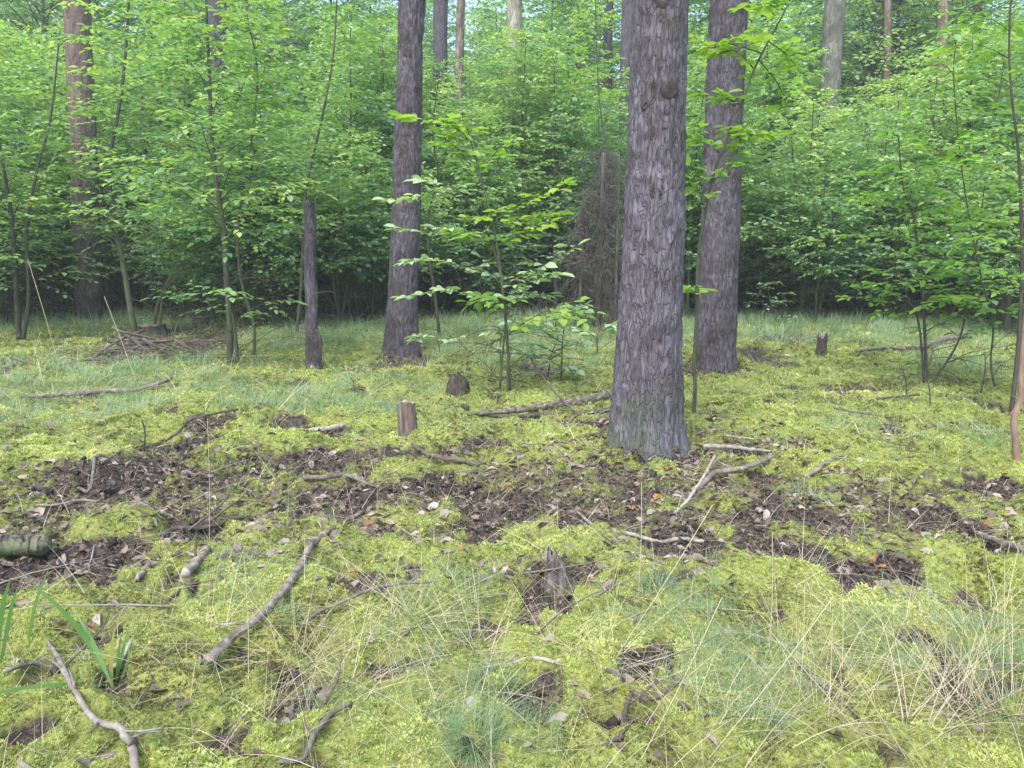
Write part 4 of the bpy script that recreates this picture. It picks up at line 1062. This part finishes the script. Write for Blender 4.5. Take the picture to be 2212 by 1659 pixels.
def stump(label, X, Yb, wpx, hpx, mat, seed, taper=.9, jag=.03, lean=0, rough=.1, domed=False, cut='cut', name='tree_stump', flare=.25):
    g = gp(X, Yb); D = g[1] + wpx / 2 * g[1] / F * .6
    r0 = wpx / 2 * zc(g) / F
    c = np.array([g[0], D, min(g[2], hz(g[0], D))])
    h = at(X, Yb - hpx, D)[2] - c[2]
    o = empty(name, c, label, 'tree stump')
    seg, rows = 64, 40; th = np.arange(seg) * 2 * pi / seg; z = np.linspace(-.06, h, rows)
    TH, ZZ = np.meshgrid(th, z); u = np.clip(ZZ / h, 0, 1)
    RR = r0 * (1 - (1 - taper) * u) * (1 + flare * np.exp(-np.clip(ZZ, 0, 9) / (.2 * h)) )
    if domed: RR = r0 * (1.05 - .1 * u) * np.sqrt(np.clip(1 - (u * .93) ** 3, .02, 1))
    cx, sy = np.cos(TH), np.sin(TH)
    RR = RR * (1 + rough * vnoise3(cx * 2 + seed, sy * 2, ZZ / r0 * .5) + rough * .6 * vnoise3(cx * 7 + seed, sy * 7, ZZ / r0 * .9) + rough * .3 * vnoise3(cx * 18, sy * 18 + seed, ZZ / r0 * 2))
    topn = jag * (vnoise3(np.cos(th) * 2.3 + seed, np.sin(th) * 2.3, th * 0) + .5 * vnoise3(np.cos(th) * 8 + seed, np.sin(th) * 8, th * 0))
    Z2 = ZZ + u ** 3 * topn[None, :]
    V = np.stack([cx * RR + lean * u * h, sy * RR, Z2], -1).reshape(-1, 3)
    i = np.arange(rows - 1)[:, None] * seg; j = np.arange(seg)[None, :]; k = (j + 1) % seg
    Qd = np.stack([i + j, i + k, i + seg + k, i + seg + j], -1).reshape(-1, 4)
    mb = MB(); mb.add(V, Qd); link('bark_side', mb.data('bark_side', M[mat]), o)
    top = V[-seg:]; cen = top.mean(0) - np.array([0, 0, .012])
    rings = [top, cen + (top - cen) * .85 + np.array([0, 0, -.006]), cen + (top - cen) * .45 + rng.normal(0, .004, top.shape)]
    V2 = np.vstack(rings + [cen[None]])
    Q2 = [[a * seg + b1, a * seg + (b1 + 1) % seg, (a + 1) * seg + (b1 + 1) % seg, (a + 1) * seg + b1] for a in range(2) for b1 in range(seg)]
    T2 = [[2 * seg + b1, 2 * seg + (b1 + 1) % seg, 3 * seg] for b1 in range(seg)]
    mb = MB(); mb.add(V2, Q2, T2); link('broken_top', mb.data('broken_top', M[cut]), o)
    return o
stump('short grey cracked stump with flat cut top standing on the moss left of centre', 880, 948, 42, 78, 'stump', 1.1, .92, .02, -.03, .08)
stump('dark rounded rotten stump on the moss behind the cut stump', 989, 858, 52, 46, 'stump_dark', 2.2, .8, .03, 0, .14, True, 'stump_dark')
stump('jagged dark rotten stump in the foreground moss below the biggest pine', 1205, 1285, 60, 74, 'stump_grey', 3.3, .80, .07, .03, .24, False, 'stump_dark')
stump('black crumbling lower stump leaning on the jagged foreground stump', 1166, 1318, 44, 34, 'stump_dark', 4.4, .6, .04, .1, .22, True, 'stump_dark')
stump('small square dark stump behind the forked sapling at left', 431, 712, 36, 27, 'stump_dark', 5.5, .95, .02, 0, .06)
stump('wide low dark stump behind the brush pile at left', 316, 728, 66, 27, 'stump_dark', 6.6, .95, .02, 0, .06)
stump('narrow upright brown stump in the grass at right, behind the second pine', 1776, 770, 21, 46, 'stump_dark', 7.7, .9, .05, 0, .12)

# ------------------------------------------------------------------ logs and sticks
stick('fallen_log', 'grey fallen log running from the biggest pine to the left', 'log', [(1330, 858), (1270, 866), (1200, 873), (1130, 884), (1060, 890), (1010, 893)], [20, 18, 15, 11, 8], 'log', 1.2, 14, 1)
stick('fallen_log', 'dark lower log lying beneath the grey log at the biggest pine', 'log', [(1335, 884), (1260, 886), (1180, 890), (1100, 900), (1030, 898)], [15, 14, 11, 8, 6], 'stick_dark', .6, 12, 2)
stick('branch', 'short dark branch piece lying left of the fallen log', 'branch', [(1008, 880), (980, 884), (945, 892)], [9, 8, 5], 'stick_dark', seed=3)
stick('fallen_log', 'thick mossy log end cut off by the left edge', 'log', [(-60, 1180), (100, 1176)], [48, 44], 'log', .9, 18, 4, n=40)
stick('fallen_log', 'brown log end at the left edge, back in the grass', 'log', [(-60, 800), (0, 796), (26, 790)], [20, 18, 14], 'log', .8, 12, 5)
stick('branch', 'long pale fallen pole hidden in grass at left', 'branch', [(40, 862), (130, 856), (220, 848), (300, 840), (370, 818)], [8, 10, 11, 8], 'stick_grey', 1.2, seed=6)
stick('branch', 'straight pale greenish branch left of the cut stump', 'branch', [(628, 936), (680, 926), (742, 918)], [12, 13, 12], 'stick_pale', 1.0, seed=7)
stick('fallen_log', 'long thin mossy log in the grass at the right thicket edge', 'log', [(1850, 764), (1910, 756), (1980, 748), (2040, 738), (2085, 728)], [7, 10, 12, 13], 'log', 1.5, 12, 8)
stick('branch', 'long crooked pale branch slanting across the left foreground', 'branch', [(783, 1100), (745, 1130), (706, 1152), (672, 1188), (648, 1215), (622, 1262), (585, 1310), (540, 1352), (500, 1385), (455, 1420), (436, 1434)],
      [8, 11, 14, 15, 16, 17, 16, 16, 18, 22, 24], 'stick_pale', 1.0, 12, 9, [(.22, -.3, .5, .12, .1)])
stick('branch', 'pale barkless branch curving down the lower left corner', 'branch', [(104, 1385), (130, 1430), (160, 1485), (198, 1532), (245, 1572), (275, 1602), (290, 1650), (296, 1720)],
      [7, 10, 12, 13, 15, 17, 18, 18], 'stick_grey', 1.1, 12, 10, [(.2, -.5, .4, .2, .12), (.3, -.4, .6, .3, .1)])
stick('branch', 'thin brown stick lying level at the lower left edge', 'branch', [(8, 1452), (70, 1444), (140, 1440), (215, 1430)], [9, 9, 8, 7], 'stick_grey', 2.0, seed=11)
stick('branch', 'grey stick slanting up at the bottom left of centre', 'branch', [(602, 1644), (650, 1610), (680, 1588), (712, 1548), (756, 1518)], [9, 10, 14, 11, 8], 'stick_grey', 1.0, seed=12)
stick('branch', 'short thick white branch piece by the slanting pale branch', 'branch', [(396, 1250), (420, 1222), (447, 1185)], [20, 20, 18], 'stick_pale', 1.1, seed=13)
stick('bark_chip', 'flat greenish white chip of wood at left', 'wood chip', [(296, 1258), (308, 1238), (322, 1220)], [9, 17, 10], 'stick_pale', 1.0, seed=14)
stick('branch', 'long dark brown branch across bare soil at left', 'branch', [(330, 1168), (370, 1155), (430, 1142), (470, 1128), (520, 1118), (572, 1122)], [9, 11, 12, 9, 6], 'stick_dark', 1.3, seed=15, forks=[(.45, .6, .8, .35, .3)])
stick('branch', 'thin bow shaped twig arching over the soil mound at left', 'branch', [(358, 946), (385, 925), (410, 910), (450, 896), (514, 885)], [6, 6, 5, 4], 'stick_dark', 1, seed=16, zs=[0, .06, .1, .12, .12])
stick('branch', 'slender dark curved twig in the middle foreground', 'branch', [(662, 1348), (700, 1320), (745, 1297), (790, 1276), (850, 1263), (935, 1254)], [7, 8, 8, 7, 5], 'stick_grey', 1.5, seed=17, zs=[.0, .01, .03, .04, .04, .03])
stick('branch', 'brown branch lying on the soil below the cut stump', 'branch', [(655, 1032), (700, 1027), (745, 1030), (790, 1040), (838, 1056)], [8, 11, 11, 9, 6], 'stick_grey', 1, seed=18)
stick('branch', 'dark rotten branch right below the cut stump', 'branch', [(882, 974), (930, 982), (990, 993), (1035, 1004)], [6, 10, 10, 7], 'stick_dark', 1, seed=19)
stick('branch', 'long pale thin stick right of centre on the soil', 'branch', [(1240, 1092), (1290, 1124), (1350, 1150), (1420, 1162), (1480, 1164), (1532, 1163)], [5, 8, 9, 9, 8], 'stick_pale', 1.2, seed=20)
stick('branch', 'brown stick lying level just right of the biggest pine base', 'branch', [(1518, 972), (1570, 976), (1620, 975), (1690, 974)], [9, 9, 7, 4], 'stick_grey', 1.2, seed=21)
stick('branch', 'grey crooked branch right of the biggest pine base', 'branch', [(1672, 984), (1630, 1002), (1600, 1012), (1545, 1028), (1518, 1046), (1495, 1060)], [7, 10, 11, 11, 10, 8], 'stick_grey', 1.2, seed=22)
stick('branch', 'long straight pale stalk leaning right of the biggest pine', 'branch', [(1545, 984), (1520, 1030), (1485, 1075), (1455, 1110)], [5, 6, 6, 5], 'stick_pale', 2, seed=23, zs=[.1, .08, .04, 0])
stick('branch', 'short grey stick on the moss right of the crooked branch', 'branch', [(1738, 1019), (1765, 1008), (1790, 997), (1828, 988)], [9, 9, 6, 3], 'stick_grey', 1.2, seed=24)
stick('branch', 'smooth pale stick poking out of the soil at the right edge', 'branch', [(2092, 1146), (2140, 1160), (2190, 1180), (2240, 1200)], [10, 12, 13, 13], 'stick_pale', 1.5, seed=25)
stick('branch', 'grey curved stick in the grassy right foreground', 'branch', [(1680, 1398), (1705, 1420), (1740, 1446), (1770, 1475), (1810, 1505), (1850, 1545)], [8, 9, 9, 9, 7, 6], 'stick_grey', 1.3, seed=26)
stick('branch', 'frayed pale stick lying level in the centre foreground', 'branch', [(1040, 1440), (1090, 1437), (1150, 1437), (1200, 1430), (1228, 1418)], [5, 9, 9, 8, 6], 'stick_pale', 1.3, seed=27)
stick('branch', 'dark forked twig in the lower centre right', 'branch', [(1305, 1612), (1328, 1598), (1345, 1570), (1362, 1540), (1400, 1512), (1450, 1482), (1480, 1460)], [10, 12, 12, 11, 9, 6], 'stick_dark', 1.6, seed=28, forks=[(.6, .8, .4, .2, .15)])
stick('wood_splinter', 'upright pale splinter of wood at the lower left', 'splinter', [(246, 1452), (262, 1425), (288, 1376)], [10, 12, 6], 'stick_pale', 1.2, seed=29)
stick('branch', 'thin dark twig curving upward in the lower foreground', 'branch', [(700, 1522), (715, 1495), (730, 1462), (738, 1412)], [7, 7, 5, 4], 'stick_dark', 2, seed=30, zs=[0, .02, .05, .1])
stick('branch', 'small grey branch cut by the bottom left corner', 'branch', [(6, 1612), (22, 1635), (50, 1652), (80, 1680)], [8, 10, 12, 12], 'stick_grey', 1.5, seed=31)
stick('branch', 'weathered stick on the moss near the thin crooked sapling', 'branch', [(1512, 890), (1540, 903), (1566, 912)], [5, 7, 5], 'stick_grey', 1.2, seed=32)
stick('branch', 'short grey stick on the moss right of the weathered stick by the crooked sapling', 'branch', [(1552, 938), (1590, 944), (1630, 950)], [5, 6, 4], 'stick_grey', 1.2, seed=33)
stick('branch', 'grey twig rising from the dark soil mound at left', 'branch', [(168, 1052), (190, 1020), (205, 995), (214, 985)], [6, 7, 7, 8], 'stick_grey', 1.2, seed=34, zs=[0, .03, .07, .1])
stick('branch', 'wavy thin twig over the soil hollow at the far left', 'branch', [(78, 1096), (130, 1096), (170, 1092), (212, 1090)], [4, 5, 5, 4], 'stick_grey', 2, seed=35)
stick('branch', 'slanting thin twig above the long dark brown branch', 'branch', [(396, 1152), (440, 1120), (480, 1085), (502, 1062)], [5, 5, 4, 3], 'stick_dark', 2, seed=36, zs=[0, .03, .06, .1])
stick('branch', 'grey twig leaning over the dark stump at foreground left', 'branch', [(360, 1300), (395, 1272), (440, 1248), (500, 1215)], [8, 8, 6, 4], 'stick_dark', 1.5, seed=37)
stick('branch', 'leaning twig from the log towards the leafy seedlings', 'branch', [(1240, 892), (1200, 850), (1170, 810), (1140, 760)], [4, 4, 4, 3], 'stick_dark', 2, seed=38, zs=[0, .1, .2, .28])
stick('branch', 'bare twig stretched over the moss at right', 'branch', [(1790, 855), (1850, 870), (1900, 868), (1985, 852)], [3, 5, 5, 5], 'stick_dark', 2, seed=39)
stick('branch', 'second bare twig crossing the moss hummock at right', 'branch', [(1800, 880), (1850, 890), (1910, 900), (1960, 900)], [3, 4, 4, 3], 'stick_dark', 2, seed=40)
# brush pile
g = gp(335, 765)
mb = MB(); r = random.Random(8)
for k in range(170):
    c = np.array([g[0] + r.gauss(0, .5), g[1] + r.gauss(0, .5), 0]); hh = .28 * math.exp(-((c[0] - g[0]) ** 2 + (c[1] - g[1]) ** 2) / .3)
    c[2] = hz(c[0], c[1]) + r.uniform(.0, 1) * hh
    a = r.uniform(0, 6.28) if r.random() < .6 else r.gauss(0, .4); l = r.uniform(.2, .9); e = r.gauss(0, .28)
    d = np.array([cos(a) * cos(e), sin(a) * cos(e), sin(e)]) * l / 2
    rr = r.choice([.006, .008, .012, .02])
    tube(mb, resample([c - d, c + np.array([0, 0, r.uniform(0, .05)]), c + d], 7) , np.linspace(rr, rr * .5, 7), 5, True)
o = link('brush_pile', mb.data('brush_pile', M['stick_dark'], True, g)); o.location = g
tag(o, 'heap of dead brown branches in front of the wide low stump at left', 'brush pile')

# loose twigs
tw = []
for k in range(4):
    mb = MB(); P = Plant(200 + k)
    P.bare(np.zeros(3), 0, .05, .45, .005, 3)
    tw.append(P.w.data('twig', M['stick_dark' if k % 2 else 'stick_grey'], True))
X, Y, Z, B, D = scatter([(1.8, 4, 7), (4, 8, 3.5), (8, 12, 1.2)], lambda x, y, D, L, G: .5 + .5 * L)
for k in range(min(150, len(X))):
    k2 = int(k * len(X) / min(150, len(X)))
    o = link('twig', tw[k % 4]); o.location = (X[k2], Y[k2], Z[k2] + .012); s_ = R.uniform(.5, 1.5)
    o.rotation_euler = (0, R.uniform(-.3, .15), R.uniform(0, 6.28)); o.scale = (s_, s_, s_ * .7)
    tag(o, 'small loose twig lying on the forest floor', 'twig', 'loose twigs scattered on the forest floor')

# broad green grass blades, lower left
def blades(label, L, mat='reed'):
    mb = MB(); g = None
    for px, w_, tnt in L:
        b_ = gp(px[0][0], min(px[0][1], 1655))
        if g is None: g = b_
        pts = [b_] + [at(x, y, b_[1] + dd) for x, y, dd in px[1:]]
        pts = resample(pts, 14); n = len(pts)
        T = nrm(np.gradient(pts, axis=0)); S_ = nrm(np.cross(T, nrm(pts - CAM)) + .3 * np.cross(T, np.array([0, 0, 1.0])))
        ww = w_ * b_[1] / F * np.sin(np.linspace(.35, pi * .98, n)) * .5
        V = np.stack([pts - S_ * ww[:, None], pts + np.array([0, 0, -.3]) * ww[:, None], pts + S_ * ww[:, None]], 1).reshape(-1, 3)
        Qs = []
        for i in range(n - 1):
            for c_ in range(2): Qs.append([i * 3 + c_, i * 3 + c_ + 1, i * 3 + 4 + c_, i * 3 + 3 + c_])
        mb.add(V, Qs, None, tnt)
    o = link('grass_clump', mb.data('grass_clump', M[mat], True, g)); o.location = g
    return tag(o, label, 'grass clump')
blades('broad bright green grass blades in the lower left foreground', [
    ([(248, 1480), (200, 1400, 0), (140, 1325, -.05), (60, 1250, -.1)], 12, .4), ([(245, 1490), (215, 1420, .03), (185, 1360, .05), (155, 1310, .08)], 10, .2),
    ([(240, 1480), (240, 1420, 0), (248, 1350, 0)], 9, .95), ([(250, 1470), (262, 1420, 0), (280, 1350, .03)], 8, .2), ([(252, 1472), (255, 1420, 0), (262, 1370, 0)], 7, .3),
    ([(255, 1480), (272, 1440, 0), (285, 1380, 0)], 6, .4), ([(250, 1488), (150, 1478, -.1), (40, 1488, -.2), (-60, 1510, -.3)], 9, .5)])
blades('green grass blades at the very left edge of the foreground', [
    ([(-10, 1480), (-4, 1380, 0), (8, 1300, 0), (22, 1250, 0)], 12, .2), ([(0, 1440), (12, 1380, 0), (25, 1310, 0), (40, 1265, 0)], 9, .3),
    ([(-20, 1440), (-10, 1350, 0), (0, 1280, 0)], 9, .2), ([(60, 1380), (75, 1310, 0), (108, 1220, 0)], 7, .6)])
bm_V = np.array([[sx * 130, y_, z_] for z_ in (-1.8, 17.5) for sx, y_ in ((-1, -125), (1, -125), (1, 135), (-1, 135))])
m, t, out = newmat('thin_mist')
pv = t.nodes.new('ShaderNodeVolumePrincipled')
pv.inputs['Color'].default_value = (.90, .95, 1.0, 1)
pv.inputs['Density'].default_value = 0.0024
pv.inputs['Anisotropy'].default_value = 0.2
t.links.new(pv.outputs[0], out.inputs['Volume'])
tag(link('haze', mesh_data('haze', bm_V, [np.array([[3, 2, 1, 0], [4, 5, 6, 7], [0, 1, 5, 4], [1, 2, 6, 5], [2, 3, 7, 6], [3, 0, 4, 7]])], m)), kind='stuff')
print('tris', sum(len(m_.polygons) for m_ in bpy.data.meshes))
